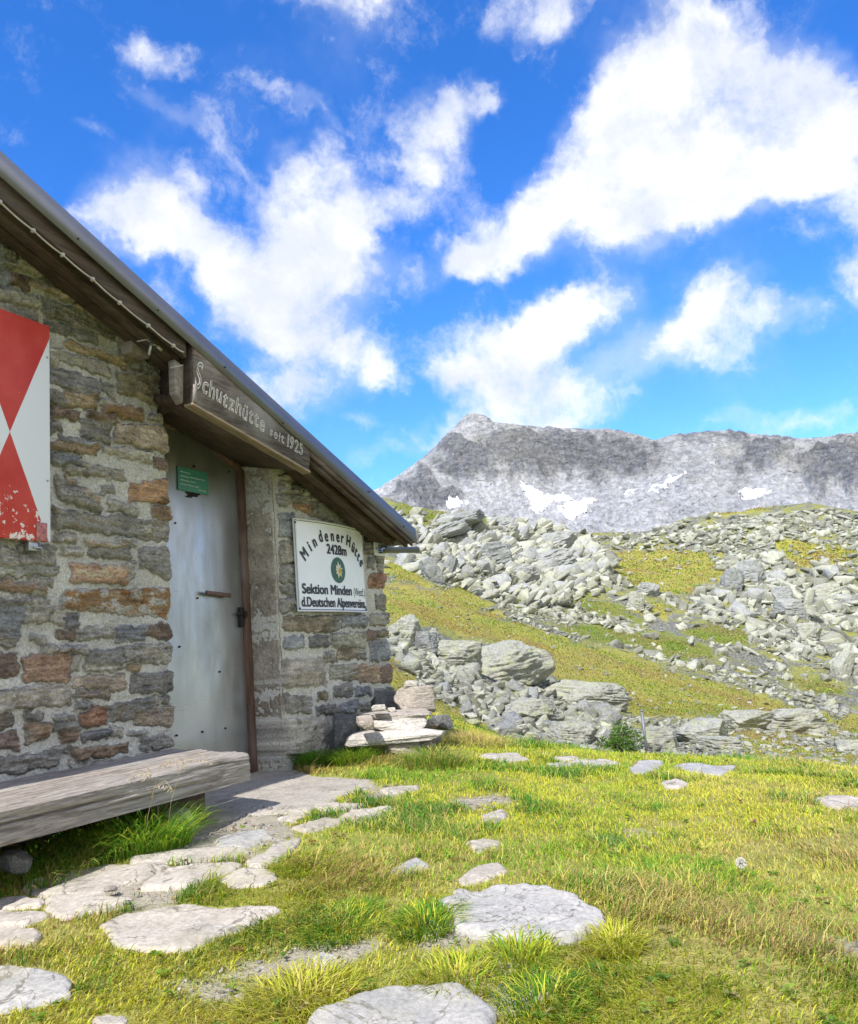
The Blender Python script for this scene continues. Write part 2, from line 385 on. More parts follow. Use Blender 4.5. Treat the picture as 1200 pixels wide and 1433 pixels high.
ZT[:, -3] = ZT[:, -4] - 10; ZT[:, -2] = -60; ZT[:, -1] = -120
LK = np.log(np.maximum(RK, 1.0))
RT_N = 520; RL = np.linspace(math.log(1.0), math.log(7000.0), RT_N)
TAB = np.zeros((AZN, RT_N))
for i in range(AZN): TAB[i] = np.interp(RL, LK, ZT[i])
ker = np.array([1, 2, 3, 4, 3, 2, 1], float); ker /= ker.sum()
for _ in range(2):
    P_ = np.pad(TAB, ((0, 0), (3, 3)), 'edge'); TAB = sum(ker[j] * P_[:, j:j + RT_N] for j in range(7))
def terr(x, y, detail=True):
    x = np.asarray(x, float); y = np.asarray(y, float)
    dx, dy = x - CAM[0], y - CAM[1]
    f = dx * FW[0] + dy * FW[1]; r_ = dx * RT[0] + dy * RT[1]
    r = np.hypot(dx, dy); az = np.arctan2(r_, f)
    u = (az + math.pi) / (2 * math.pi) * (AZN - 1); v = (np.log(np.maximum(r, 1.0)) - RL[0]) / (RL[1] - RL[0])
    ui = np.clip(u.astype(int), 0, AZN - 2); vi = np.clip(v.astype(int), 0, RT_N - 2); fu = u - ui; fv = np.clip(v - vi, 0, 1)
    z = (TAB[ui, vi] * (1 - fu) + TAB[ui + 1, vi] * fu) * (1 - fv) + (TAB[ui, vi + 1] * (1 - fu) + TAB[ui + 1, vi + 1] * fu) * fv
    near = 1 - sstep(4.2, 6.5, r)
    z = z * (1 - near) + G_near(x, y) * near
    if detail:
        z = z + 0.022 * fbm(x * 1.3, y * 1.3, 0, 5, 3) * sstep(0.15, 0.8, -y + 0.0 * x + np.maximum(x - 1.6, 0) * 2) * 1.0
        far = sstep(14, 40, r)
        z = z + far * (0.35 * fbm(x / 7.0, y / 7.0, 0, 11, 3) + np.minimum(r / 150, 2.0) * 0.9 * fbm(x / 22.0, y / 22.0, 0, 12, 3))
    return z
def hit(px, py, rmin=1.5, rmax=420.0, n=420):
    """where lines of sight meet the ground"""
    px = np.atleast_1d(np.asarray(px, float)); py = np.atleast_1d(np.asarray(py, float)) + 0 * px
    d = ray(px, py); d = d / np.hypot(d[:, 0], d[:, 1])[:, None]
    rs = np.exp(np.linspace(math.log(rmin), math.log(rmax), n)); out = np.full((len(px), 3), np.nan); done = np.zeros(len(px), bool); pg = None
    for r in rs:
        P = CAM + d * r; g = P[:, 2] - terr(P[:, 0], P[:, 1]); new = (g <= 0) & ~done
        if new.any():
            if pg is None: q = P[new]
            else:
                t = (pg[new] / np.maximum(pg[new] - g[new], 1e-9))[:, None]; q = Pp[new] + (P[new] - Pp[new]) * t
            out[new] = q; done |= new
        pg, Pp = g, P
        if done.all(): break
    out[:, 2] = np.where(np.isnan(out[:, 0]), np.nan, terr(np.nan_to_num(out[:, 0]), np.nan_to_num(out[:, 1])))
    return out

# cover of the slopes, drawn as patches on the ground: 1 golden turf, 2 green turf, rest bare stone
GOLD = [[(520,818),(600,828),(680,853),(760,884),(860,915),(940,940),(1010,958),(1110,990),(1210,1008),(1210,1030),(1100,1008),(1000,1002),(900,1003),(850,992),(790,958),(740,925),(700,900),(640,884),(580,872),(520,860)],
 [(520,905),(560,930),(585,960),(620,985),(670,1005),(700,1030),(640,1015),(520,1000)],
 [(855,775),(920,765),(1000,772),(1015,800),(965,832),(905,830),(868,808)],[(1085,757),(1200,765),(1195,790),(1110,795),(1095,775)],
 [(985,708),(1060,693),(1135,697),(1090,712),(1000,722)],[(560,790),(590,800),(600,822),(540,815),(540,780)],[(600,820),(650,822),(690,850),(640,850)],
 [(950,1030),(1040,1022),(1120,1040),(1200,1050),(1200,1075),(1080,1062),(980,1050)],[(700,715),(745,720),(740,745),(720,742)],[(910,842),(950,850),(930,862),(905,855)],[(1010,1020),(1110,1015),(1160,1035),(1060,1035)]]
GREEN = [[(770,868),(850,880),(920,888),(985,905),(1000,922),(930,922),(850,900),(800,888)],[(950,880),(990,872),(1048,884),(1050,900),(985,900)],
 [(775,826),(850,845),(905,858),(880,866),(800,850)],[(705,836),(745,842),(730,856)],[(1100,945),(1180,962),(1175,975),(1120,965)],[(1020,930),(1060,935),(1040,942)],
 [(640,722),(680,728),(665,750),(645,745)],[(560,700),(600,705),(640,725),(600,735),(560,725)],[(860,800),(900,812),(880,825)]]
def cover(x, y, z):
    px, py = project(np.stack([x, y, z], -1))
    n1_ = fbm(px / 26, py / 13, 0, 41, 4) * 9; n2_ = fbm(px / 26, py / 13, 0, 47, 4) * 7
    qx, qy = px + n1_ * 1.6, py + n2_
    g = np.full(px.shape, -99.0); e = g.copy()
    for P in GOLD: g = np.maximum(g, sd_poly(P, qx, qy))
    for P in GREEN: e = np.maximum(e, sd_poly(P, qx, qy))
    return sstep(-3, 3, g), sstep(-2.5, 2.5, e)

def build_ground():
    rings = np.concatenate([np.linspace(0.05, 1.5, 10)[:-1], np.exp(np.linspace(math.log(1.5), math.log(12), 230))[:-1], np.exp(np.linspace(math.log(12), math.log(420), 420))[:-1], np.exp(np.linspace(math.log(420), math.log(7000), 26))])
    inner = np.radians(np.arange(-34, 34.01, 0.11)); outer = np.radians(np.concatenate([np.arange(-180, -34, 2.0), np.arange(36, 180.1, 2.0)]))
    az = np.sort(np.concatenate([inner, outer])); A, R = np.meshgrid(az, rings, indexing='ij')
    x = CAM[0] + R * (np.cos(A) * FW[0] + np.sin(A) * RT[0]); y = CAM[1] + R * (np.cos(A) * FW[1] + np.sin(A) * RT[1])
    z = terr(x, y)
    inh = (x > -7.6) & (x < 1.42) & (y > 0.35) & (y < 5)
    z = np.where(inh, np.minimum(z, -0.3), z)
    ns = (np.abs(x) < 2) & (np.abs(y) < 1.5); sdz = np.full(x.shape, -1.0); sdz[ns] = sd_poly(SLAB, x[ns], y[ns]); z = z - .05 * sstep(.0, .035, sdz)
    g = np.zeros(x.shape); e = np.zeros(x.shape)
    m = (R > 12) & (np.abs(A) < math.radians(34)); g[m], e[m] = cover(x[m], y[m], z[m])
    near = 1 - sstep(12.5, 15, R); out = (np.abs(A) > math.radians(34)) & (R > 12)
    g = np.where(out, 0.6, g); 
    V = np.stack([x, y, z], -1).reshape(-1, 3)
    m = NT('alpine_ground', 0.95)
    P = m.gp; ga = m.attr('gold'); ea = m.attr('green'); na = m.attr('near')
    n_a = m.noise(0.9, 6, 0.65, vec=P); n_b = m.noise(14, 6, 0.7, vec=P); n_c = m.noise(0.12, 6, 0.6, vec=P); n_d = m.noise(60, 4, 0.7, vec=P); n_e = m.noise(3.2, 6, 0.65, vec=P)
    # near meadow: litter and moss between the blades, bare sandy earth in patches
    soil = m.mix(m.ramp(n_b, 0.35, 0.65), (0.24, 0.22, 0.06), (0.40, 0.36, 0.11))
    soil = m.mix(m.ramp(n_a, 0.40, 0.62), soil, (0.25, 0.29, 0.045))
    bare = m.attr('bare'); soil = m.mix(bare, soil, m.mix(m.ramp(n_d, 0.3, 0.7), (0.30, 0.26, 0.19), (0.47, 0.43, 0.36)))
    rock = m.mix(m.ramp(n_e, 0.42, 0.68), (0.09, 0.09, 0.07), (0.36, 0.36, 0.30))
    rock = m.mix(m.ramp(m.noise(0.11, 8, 0.72, vec=P), 0.47, 0.56, 0, 0.85), rock, m.mix(m.ramp(n_e, .4, .6), (0.17, 0.19, 0.035), (0.32, 0.30, 0.06)))
    gold = m.mix(m.ramp(n_a, 0.34, 0.66), (0.33, 0.29, 0.055), (0.24, 0.26, 0.045)); gold = m.mix(m.ramp(n_e, 0.5, 0.72), gold, (0.38, 0.31, 0.10))
    gold = m.mix(m.ramp(n_c, 0.50, 0.66, 0, 0.6), gold, (0.24, 0.155, 0.045))
    green = m.mix(m.ramp(n_e, 0.35, 0.65), (0.12, 0.17, 0.028), (0.22, 0.22, 0.045))
    c = m.mix(ga, rock, gold); c = m.mix(ea, c, green); c = m.mix(na, c, soil)
    h = m.math('ADD', m.math('MULTIPLY', n_b, m.math('ADD', 0.15, 0.0)), m.math('MULTIPLY', m.math('MULTIPLY', n_e, 1.0), m.math('SUBTRACT', 1.0, na)))
    m.done(c, m.bump(m.math('ADD', h, m.math('MULTIPLY', n_d, 0.06)), 0.9, 0.25))
    bare = np.zeros(x.shape)
    mm = near > 0; bare[mm] = bare_at(x[mm], y[mm])
    o = obj('ground', V, grid_faces(len(az), len(rings)), m.m, smooth=True, attrs={'gold': g.ravel(), 'green': e.ravel(), 'near': near.ravel(), 'bare': bare.ravel()})
    return tag(o, 'alpine meadow by the hut running down and up into the stony turf slopes beyond', 'ground', kind='structure')

# flagstones and bare patches, traced on the ground
FLAGS = [
 ('big flat grey flagstone with a pointed right end in front of the bench', [(145,1297),(170,1283),(207,1273),(260,1267),(353,1272),(393,1275),(360,1293),(300,1315),(260,1332),(207,1334),(165,1325)]),
 ('long pale flagstone running along the dark grass under the bench', [(27,1250),(37,1237),(93,1223),(160,1210),(230,1213),(233,1218),(187,1233),(150,1247),(133,1255),(70,1257)]),
 ('light brown flagstone in the middle of the paved path before the door', [(197,1248),(213,1230),(240,1217),(290,1212),(340,1213),(320,1222),(283,1233),(260,1245)]),
 ('small cream flagstone right of the brown one, its right edge against longer grass', [(305,1232),(330,1219),(350,1216),(383,1222),(390,1230),(367,1240),(327,1244)]),
 ('smooth flagstone below the long pale one with a pebble at its right end', [(70,1260),(147,1258),(183,1260),(165,1270),(150,1276),(110,1284),(87,1288),(65,1276)]),
 ('flat flagstone cut by the left edge of the photo, upper of the two small ones', [(-30,1282),(0,1280),(50,1280),(67,1284),(33,1297),(0,1301),(-30,1302)]),
 ('thin sliver of flagstone squeezed in below the grassy gap left of the paved path', [(-20,1263),(30,1258),(60,1261),(58,1270),(27,1273),(-20,1273)]),
 ('square flagstone at the left edge of the photo with grass to its right', [(-40,1305),(50,1304),(55,1312),(47,1329),(-40,1330)]),
 ('grey round-ended flagstone in the bottom left corner', [(-60,1354),(0,1354),(43,1357),(83,1365),(97,1380),(95,1397),(73,1405),(0,1418),(-60,1420)]),
 ('broad worn flagstone touching the gravel before the bench', [(180,1203),(233,1194),(290,1187),(345,1192),(330,1204),(265,1210),(230,1209),(190,1210)]),
 ('cracked angular flagstone reaching towards the door slab', [(342,1210),(369,1199),(384,1183),(419,1176),(415,1187),(396,1199),(388,1212),(357,1216)]),
 ('narrow white flagstone below the door slab with a gravel strip above', [(409,1161),(453,1148),(492,1150),(469,1158),(426,1167)]),
 ('small tan flagstone left of the narrow white one', [(388,1147),(424,1134),(438,1138),(426,1147),(407,1153)]),
 ('pale flagstone with a pointed tip ending in the grass right of the path', [(472,1147),(492,1138),(538,1130),(553,1133),(530,1146),(503,1153)]),
 ('flagstone wedged right under the front edge of the door slab', [(430,1130),(461,1125),(507,1128),(492,1134),(453,1137)]),
 ('thin flagstone by the far corner of the door slab', [(530,1107),(545,1103),(586,1101),(584,1107),(545,1114)]),
 ('rough small stone in the gravel near the white boulder', [(300,1178),(330,1168),(372,1165),(380,1174),(345,1186),(310,1188)]),
 ('small upright-looking flat stone below the sandy patch in the meadow', [(676,1143),(702,1134),(711,1142),(691,1156),(678,1154)]),
 ('little flat stone in the middle of the meadow grass', [(653,1182),(676,1177),(699,1180),(695,1191),(668,1195)]),
 ('pale wedge-shaped stone alone in the grass right of the path', [(546,1220),(584,1203),(601,1214),(568,1227),(549,1229)]),
 ('low stone sunk in the turf above the large meadow slab', [(641,1234),(668,1215),(699,1211),(710,1222),(679,1234),(653,1240)]),
 ('large white slab in the meadow with long grass along its front', [(618,1272),(640,1266),(700,1250),(762,1247),(800,1260),(842,1284),(846,1298),(800,1322),(740,1324),(680,1317),(636,1305),(640,1286)]),
 ('pale grey rock slab at the bottom edge of the photo', [(430,1470),(440,1434),(478,1416),(525,1402),(580,1395),(640,1391),(668,1405),(690,1433),(690,1470),(560,1490)]),
 ('knobby little stone at the left tip of the large meadow slab', [(634,1250),(645,1247),(657,1250),(656,1259),(640,1262)]),
 ('grey stone half buried in dry grass behind the pale bottom slab', [(436,1342),(450,1335),(470,1340),(462,1352),(442,1352)]),
 ('flat stone cut by the bottom edge of the photo near its left corner', [(130,1426),(150,1420),(175,1424),(178,1440),(135,1442)]),
 ('first flat stone behind the cairn, nearest the wall of the hut', [(668,1060),(719,1056),(741,1066),(711,1069)]),
 ('thin white stone at the far lip of the meadow, upper left of the row', [(726,1045),(743,1042),(799,1052),(799,1056),(761,1056)]),
 ('small stone just below the row of stones at the meadow edge', [(775,1061),(807,1059),(811,1064),(780,1067)]),
 ('longest flat stone of the row at the meadow edge', [(764,1072),(796,1068),(841,1065),(864,1068),(862,1074),(780,1077)]),
 ('rounded stone below the green bush at the meadow edge', [(880,1075),(893,1066),(926,1065),(928,1073),(905,1085),(884,1083)]),
 ('double-humped white stone right of the metal post', [(941,1075),(966,1069),(1026,1074),(1007,1086),(985,1085)]),
 ('oval stone in the grass below the double-humped one', [(926,1096),(947,1091),(962,1097),(955,1104),(932,1106)]),
 ('sandy stone patch at the right edge of the photo', [(1141,1121),(1162,1116),(1205,1119),(1220,1128),(1205,1135),(1162,1133)]),
]
BARE = [[(205,1185),(245,1150),(310,1138),(420,1133),(440,1128),(430,1150),(380,1180),(335,1200),(240,1205)],[(640,1120),(700,1112),(720,1125),(660,1135)],[(810,1168),(880,1162),(912,1170),(905,1185),(860,1190),(820,1178)],
 [(1140,1318),(1185,1314),(1260,1325),(1260,1355),(1185,1342)],[(300,1362),(360,1345),(460,1325),(520,1325),(470,1345),(400,1362),(330,1378)],[(240,1380),(330,1375),(350,1400),(280,1410)],
 [(150,1245),(200,1225),(260,1220),(300,1228),(280,1245),(200,1262),(150,1262)],[(420,1140),(560,1098),(560,1112),(520,1130),(450,1150)],[(700,1375),(770,1365),(760,1385),(715,1392)],[(1020,1290),(1080,1285),(1060,1305)],
 [(660,1290),(700,1400),(730,1395)],[(560,1330),(620,1320),(600,1345)]]
BAREG = [hit(*np.array(P).T)[:, :2] for P in BARE]
FLAGG = [hit(*np.array(P).T, rmax=14)[:, :2] for _, P in FLAGS]
SLAB = np.array([(-1.42, 0.3), (-1.40, -0.60), (-1.20, -0.99), (-0.72, -1.02), (-0.37, -0.90), (-0.20, -0.36), (0.06, 0.0), (0.0, 0.3)])
def bare_at(x, y):
    g = np.full(np.shape(x), -9.0); n = fbm(np.asarray(x) * 4, np.asarray(y) * 4, 0, 61, 4) * 0.11
    for P in BAREG:
        if not np.isnan(P).any(): g = np.maximum(g, sd_poly(P, x, y))
    return sstep(-0.06, 0.08, g + n)

# ------------------------------------------------------------------ the mountain behind
def build_mountain(mat):
    MK = [(600.0, [(430,770),(530,735),(700,762),(900,770),(1200,740)]),
          (760.0, [(430,745),(530,712),(600,712),(700,728),(800,735),(900,712),(1000,712),(1100,700),(1200,706)]),
          (900.0, [(430,740),(530,698),(600,694),(660,697),(700,700),(760,702),(800,697),(850,690),(900,688),(960,672),(1040,689),(1090,690),(1200,690)]),
          (1030.0, [(430,738),(530,690),(560,680),(600,665),(660,655),(700,655),(760,665),(850,668),(920,668),(1000,658),(1100,655),(1140,662),(1200,650)]),
          (1110.0, [(430,736),(530,687),(560,670),(600,645),(640,620),(680,615),(760,622),(850,625),(920,635),(1000,622),(1100,628),(1200,622)]),
          (1200.0, [(330,800),(430,735),(500,703),(530,684),(560,664),(600,634),(630,603),(645,588),(655,580),(662,578),(680,584),(690,592),(720,594),(760,599),(800,600),(850,601),(880,606),(905,613),(918,617),(940,609),(970,607),(1000,604),(1012,603),(1050,608),(1090,613),(1110,615),(1150,612),(1200,606),(1300,600),(1400,640)])]
    az = np.radians(np.arange(-30, 44, 0.062)); ts = []
    for r, pts in MK: ts.append(CAM[2] + r * curve_tan(pts, az))
    rk = np.array([m[0] for m in MK]); Z = np.stack(ts, 1)
    rk2 = np.concatenate([rk, [1260, 1500, 1900]]); ztop = Z[:, -1]
    Z = np.concatenate([Z, (ztop - 45)[:, None], (ztop * 0.4)[:, None], np.full((len(az), 1), -80.0)], 1)
    rr = np.concatenate([np.linspace(600, 1215, 470), np.linspace(1225, 1900, 30)])
    H = np.stack([np.interp(rr, rk2, Z[i]) for i in range(len(az))])
    A, R = np.meshgrid(az, rr, indexing='ij')
    x = CAM[0] + R * (np.cos(A) * FW[0] + np.sin(A) * RT[0]); y = CAM[1] + R * (np.cos(A) * FW[1] + np.sin(A) * RT[1])
    px, py = project(np.stack([x, y, H], -1))
    crag = np.full(x.shape, -99.0)  # cliff mask: darker rock, with cliff shading put into the colour as well
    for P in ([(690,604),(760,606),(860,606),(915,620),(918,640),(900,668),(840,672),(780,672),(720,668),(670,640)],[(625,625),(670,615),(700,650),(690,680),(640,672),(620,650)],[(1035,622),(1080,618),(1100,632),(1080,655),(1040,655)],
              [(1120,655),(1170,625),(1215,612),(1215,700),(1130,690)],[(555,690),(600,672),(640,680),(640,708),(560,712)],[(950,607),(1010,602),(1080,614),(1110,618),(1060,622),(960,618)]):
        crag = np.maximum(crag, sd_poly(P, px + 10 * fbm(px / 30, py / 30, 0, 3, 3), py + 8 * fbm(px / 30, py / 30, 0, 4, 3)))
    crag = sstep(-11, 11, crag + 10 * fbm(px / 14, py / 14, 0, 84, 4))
    apron = sstep(655, 700, py + 14 * fbm(px / 40, py / 25, 0, 85, 4)) * (1 - crag)
    amp = sstep(600, 700, R) * (0.30 + 0.70 * crag)
    # ribs and gullies run down the face, crossed by strata dipping to the left
    mu, mv = A * 1100, H
    n = ridged(mu / 42 + mv / 90, mv / 75, 0, 71, 5, 0.55) * 6.5 + ridged(mu / 26 - mv / 60, mv / 20, 0, 73, 4, 0.6) * 4.0 + fbm(mu / 120, mv / 70, 0, 74, 3) * 5
    strata = ridged(mu / 80, (mv + mu * .35) / 13, 0, 75, 4, 0.55) * 3.4
    jag = ridged(mu / 9, mv / 6, 0, 78, 3, 0.6) * 1.1
    top = 1 - sstep(1120, 1195, R) * 0.72
    z = H + (n + strata) * amp * top + jag * (0.45 + 0.55 * amp)
    V = np.stack([x, y, z], -1)
    scree = 1 - crag
    m = mat
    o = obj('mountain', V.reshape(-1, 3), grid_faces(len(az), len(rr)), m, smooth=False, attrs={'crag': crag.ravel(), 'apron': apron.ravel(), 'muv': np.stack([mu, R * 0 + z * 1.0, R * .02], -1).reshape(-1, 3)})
    tag(o, 'pale rocky mountain ridge with a pointed summit at its left end', 'mountain', kind='structure')
    # snow patches lie in the hollows
    SN = [('snow patch with two lobes below the middle of the grey cliffs', [(731,679),(742,680),(752,686),(758,696),(770,693),(790,690),(799,697),(782,706),(768,714),(757,721),(745,714),(740,700)]),
          ('triangular snow patch just right of the two-lobed one', [(784,712),(800,703),(817,700),(846,698),(832,706),(815,724),(803,732),(786,726)]),
          ('thin left streak of snow below the saddle of the ridge', [(868,692),(880,687),(897,684),(893,690),(875,695)]),
          ('slanting snow streak below the saddle of the ridge', [(906,688),(931,674),(961,661),(955,670),(934,684),(914,690)]),
          ('broad snow patch above the yellow-green hump', [(1030,687),(1050,687),(1070,686),(1084,692),(1064,701),(1044,707),(1034,698)]),
          ('small flat snow patch under the left shoulder of the summit', [(620,708),(636,702),(655,706),(650,713),(628,714)])]
    ms = NT('old_snow', 0.7); q = ms.noise(0.35, 5, 0.6); ms.done(ms.mix(ms.ramp(q, 0.3, 0.7), (0.60, 0.62, 0.65), (0.80, 0.80, 0.81)), ms.bump(q, 0.4, 0.8))
    ppx, ppy = project(V)
    for lab, P in SN:
        sd = sd_poly(P, px + 7 * fbm(px / 9, py / 5, 0, 81, 5), py + 3.2 * fbm(px / 9, py / 5, 0, 82, 5)) - 1.0
        keep = sd > -0.6
        keep &= (R < 1150) & (R > 640)
        ids = np.argwhere(keep)
        if len(ids) < 4: continue
        i0, j0 = ids.min(0) - 1; i1, j1 = ids.max(0) + 2
        sub = keep[i0:i1, j0:j1]; w_, h_ = sub.shape
        Hs = H[i0:i1, j0:j1] + np.clip(sd[i0:i1, j0:j1] * 1.6, -2.0, 4.5) + 0.0
        Vs = np.stack([x[i0:i1, j0:j1], y[i0:i1, j0:j1], np.maximum(Hs, z[i0:i1, j0:j1] + 0.15)], -1).reshape(-1, 3)
        Fq = grid_faces(w_, h_); kf = sub.ravel()[Fq].all(1); Fq = Fq[kf]
        if not len(Fq): continue
        used = np.unique(Fq); mp_ = np.full(w_ * h_, -1); mp_[used] = np.arange(len(used))
        c = Vs[used].mean(0)
        o2 = obj('snow_patch', Vs[used] - c, mp_[Fq], ms.m, smooth=True); o2.location = c
        tag(o2, lab, 'snow patch', 'snow patches on the mountain')

# ------------------------------------------------------------------ the stone hut
MAS = mat_masonry()
DARKW = mat_wood('weathered_dark_wood', (0.042, 0.028, 0.020), (0.10, 0.070, 0.052), 0, 1.0, 0.8, 0.12)
DARKWY = mat_wood('weathered_dark_wood_crosswise', (0.035, 0.024, 0.017), (0.075, 0.052, 0.038), 1, 1.0, 0.85, 0.1)
SIGNW = mat_wood('carved_board_wood', (0.055, 0.043, 0.034), (0.15, 0.125, 0.105), 0, 1.6, 0.85, 0.55, 0.9, 0.9)
REDW = mat_wood('reddish_frame_wood', (0.085, 0.048, 0.036), (0.17, 0.105, 0.082), 2, 1.0, 0.7, 0.3)
GREYW = mat_wood('grey_bench_wood', (0.15, 0.125, 0.105), (0.42, 0.375, 0.33), 0, 2.2, 0.85, 0.45, 0.95, 1.0)
PALEW = mat_wood('pale_end_grain', (0.20, 0.17, 0.15), (0.36, 0.32, 0.29), 1, 1.0, 0.85, 0.4)
ROOFM = mat_plain('grey_roof_sheet', (0.17, 0.175, 0.205), 0.42, 0.55, 0.08, 6, 0.5)
COLR = dict(dg=(.13,.132,.13), g=(.195,.195,.185), lg=(.27,.265,.245), db=(.125,.14,.165), br=(.11,.08,.065), brt=(.16,.11,.07), brg=(.14,.12,.10),
    tan=(.30,.235,.15), tanl=(.27,.235,.175), tan2=(.30,.22,.15), gn=(.17,.18,.155), ol=(.15,.135,.085), dk=(.085,.087,.09), dgb=(.115,.12,.135), dbr=(.10,.075,.055),
    orr=(.42,.25,.13), or2=(.33,.21,.12), or3=(.33,.17,.10), pk=(.42,.27,.18), pkb=(.38,.24,.17), wh=(.38,.355,.31), lt=(.36,.30,.24), yl=(.36,.28,.15), rust=(.17,.11,.055), rbr=(.22,.12,.08), bld=(.29,.27,.24), lgb=(.27,.26,.235))
COLR = {k: tuple(((1.4 if max(v) > .25 else 2.45) * (np.array(v) * .75 + .25 * np.mean(v)) * (1.05, 1.0, .94))) for k, v in COLR.items()}
LEFT = """0,343,370,14,352,372,dg;21,358,374,72,380,394,g;-8,378,396,39,390,405,br;40,392,401,98,407,424,lt;-8,400,418,50,417,433,g;57,421,436,160,453,477,dg;101,412,430,158,448,463,tan;
-8,425,440,52,440,453,lg;62,446,459,132,470,480,dg;90,475,484,170,501,514,yl;78,489,502,150,515,529,g;62,486,508,77,490,511,g;64,512,530,135,532,560,dgb;142,536,545,153,540,558,dg;165,522,550,234,530,572,ol;
168,490,504,195,505,515,ol;182,500,514,235,516,534,lg;65,546,560,87,555,568,dg;89,548,566,132,557,573,tan;66,567,583,108,577,588,br;146,566,577,199,574,592,or2;122,576,586,158,582,593,dbr;67,590,604,84,593,606,dg;
111,588,611,154,593,621,dg;161,594,618,234,602,634,lt;208,578,589,233,581,593,g;81,609,615,134,622,630,dgb;68,620,627,131,629,637,brt;144,626,633,209,634,648,g;68,634,646,112,641,652,db;89,651,660,109,655,666,g;
113,650,664,174,659,672,lg;214,641,655,237,645,661,br;78,668,698,138,697,714,dg;91,665,674,137,697,707,lt;141,682,692,156,680,691,dg;179,680,698,236,668,706,orr;149,701,712,189,707,721,g;211,711,723,235,710,729,brt;
72,713,738,235,731,757,dg;120,757,764,176,760,767,lt;123,768,777,179,768,784,dg;75,746,756,103,749,758,g;86,768,777,115,770,780,g;162,754,758,190,757,761,g;196,768,790,237,768,813,dg;-8,765,798,20,771,803,g;23,764,790,74,766,791,lg;
-8,795,806,78,794,804,gn;-8,812,824,59,819,832,brt;35,809,816,71,813,820,lg;98,793,814,172,792,815,pk;176,790,812,188,787,805,g;87,827,850,238,823,863,rust;-8,838,849,24,840,849,lg;-8,853,870,64,846,867,g;26,838,846,62,838,845,g;
70,849,868,82,851,870,g;86,864,874,109,860,877,dgb;-8,872,884,18,876,884,lg;79,879,890,102,881,894,br;109,880,893,157,879,893,g;160,880,896,201,878,897,db;202,877,891,238,871,895,br;-8,889,903,22,891,903,dg;40,891,898,60,892,902,g;
84,906,911,117,905,912,g;-8,917,952,23,913,941,br;34,919,952,95,914,949,pkb;98,918,940,109,916,934,g;123,913,931,168,906,936,dg;171,906,925,238,903,927,g;119,932,938,159,931,938,g;101,949,962,171,945,966,lt;105,967,974,150,969,976,brg;
181,947,968,239,939,967,dg;176,931,937,195,932,941,yl;-8,966,995,96,956,985,wh;104,981,990,124,981,990,dg;113,999,1016,148,988,1011,or3;151,986,1009,214,974,1000,dg;186,1001,1015,240,988,1014,brg;-8,1002,1019,18,1001,1014,brg;31,999,1007,57,999,1006,lg;
-8,1025,1049,24,1022,1045,br;35,1013,1040,69,1010,1029,brt;76,1001,1019,107,1001,1019,lg;81,1024,1039,104,1022,1036,brt;115,1025,1036,147,1021,1031,dgb;153,1019,1028,169,1019,1031,g;178,1025,1030,199,1025,1030,g;196,1033,1048,236,1031,1043,dg;
71,1046,1051,95,1043,1053,lg;101,1049,1064,176,1040,1052,brt;-8,1062,1085,80,1050,1071,lg;100,1070,1082,180,1060,1068,g;190,1055,1064,236,1052,1060,g;215,975,985,238,974,983,g;140,560,565,160,562,566,g;196,736,745,210,735,742,g;20,832,836,60,830,834,g;60,905,912,78,905,911,g;178,830,834,190,830,836,lg"""
RIGHT = """388,668,688,401,664,688,g;406,677,690,422,679,690,dg;388,696,711,403,693,705,dg;407,692,699,423,695,703,lg;427,694,699,439,696,702,g;410,703,711,432,707,719,orr;435,705,720,440,706,722,dg;444,703,722,465,707,730,dg;389,720,749,410,719,752,db;
471,704,715,486,711,722,g;475,722,728,499,730,738,br;391,759,787,410,757,785,lg;392,792,814,413,791,817,dg;392,822,829,405,823,831,dg;391,839,857,415,836,854,dg;511,746,752,522,751,760,g;509,761,773,518,763,775,lg;513,782,796,521,783,796,dg;527,782,797,535,782,799,g;
515,804,822,536,803,824,rbr;524,834,850,538,833,854,dg;396,863,882,462,864,883,tanl;465,863,881,473,862,879,dg;476,862,876,511,861,876,db;518,861,874,541,858,875,g;397,893,907,424,892,905,db;431,890,905,457,889,905,dk;463,887,905,511,884,904,gn;512,883,896,521,882,896,br;
526,883,890,544,881,889,tanl;517,898,926,545,896,924,db;453,915,926,465,913,925,dg;471,909,923,497,908,921,tanl;499,910,921,511,910,922,dg;394,924,962,456,922,960,bld;463,931,949,484,931,950,gn;486,930,938,498,929,937,g;486,944,951,499,943,950,ol;502,931,954,529,931,954,tan2;
532,934,955,547,931,953,br;466,961,976,491,956,974,dg;496,962,971,517,961,971,db;523,966,977,547,963,979,dk;441,972,978,457,968,976,ol;398,972,994,434,977,997,lg;439,990,1000,471,986,998,dk;474,986,997,499,978,995,db;396,1004,1056,460,1010,1054,lgb;466,1000,1020,500,1000,1018,dk;
396,1064,1080,470,1062,1078,g;504,985,994,520,984,992,g;522,984,1000,548,984,998,dk;506,1002,1030,548,1003,1028,g;472,1026,1050,502,1024,1048,dg;424,682,694,432,688,696,g;489,716,724,503,723,730,g;452,686,694,470,695,704,lg"""
def parse(s):
    out = []
    for q in s.replace('\n', '').split(';'):
        a = q.split(','); x0, a0, b0, x1, a1, b1 = map(float, a[:6])
        X, Z = on_y(np.array([x0, x0, x1, x1]), np.array([a0, b0, b1, a1])); out.append((np.stack([X, Z], 1), COLR[a[6]], a[6]))
    return out
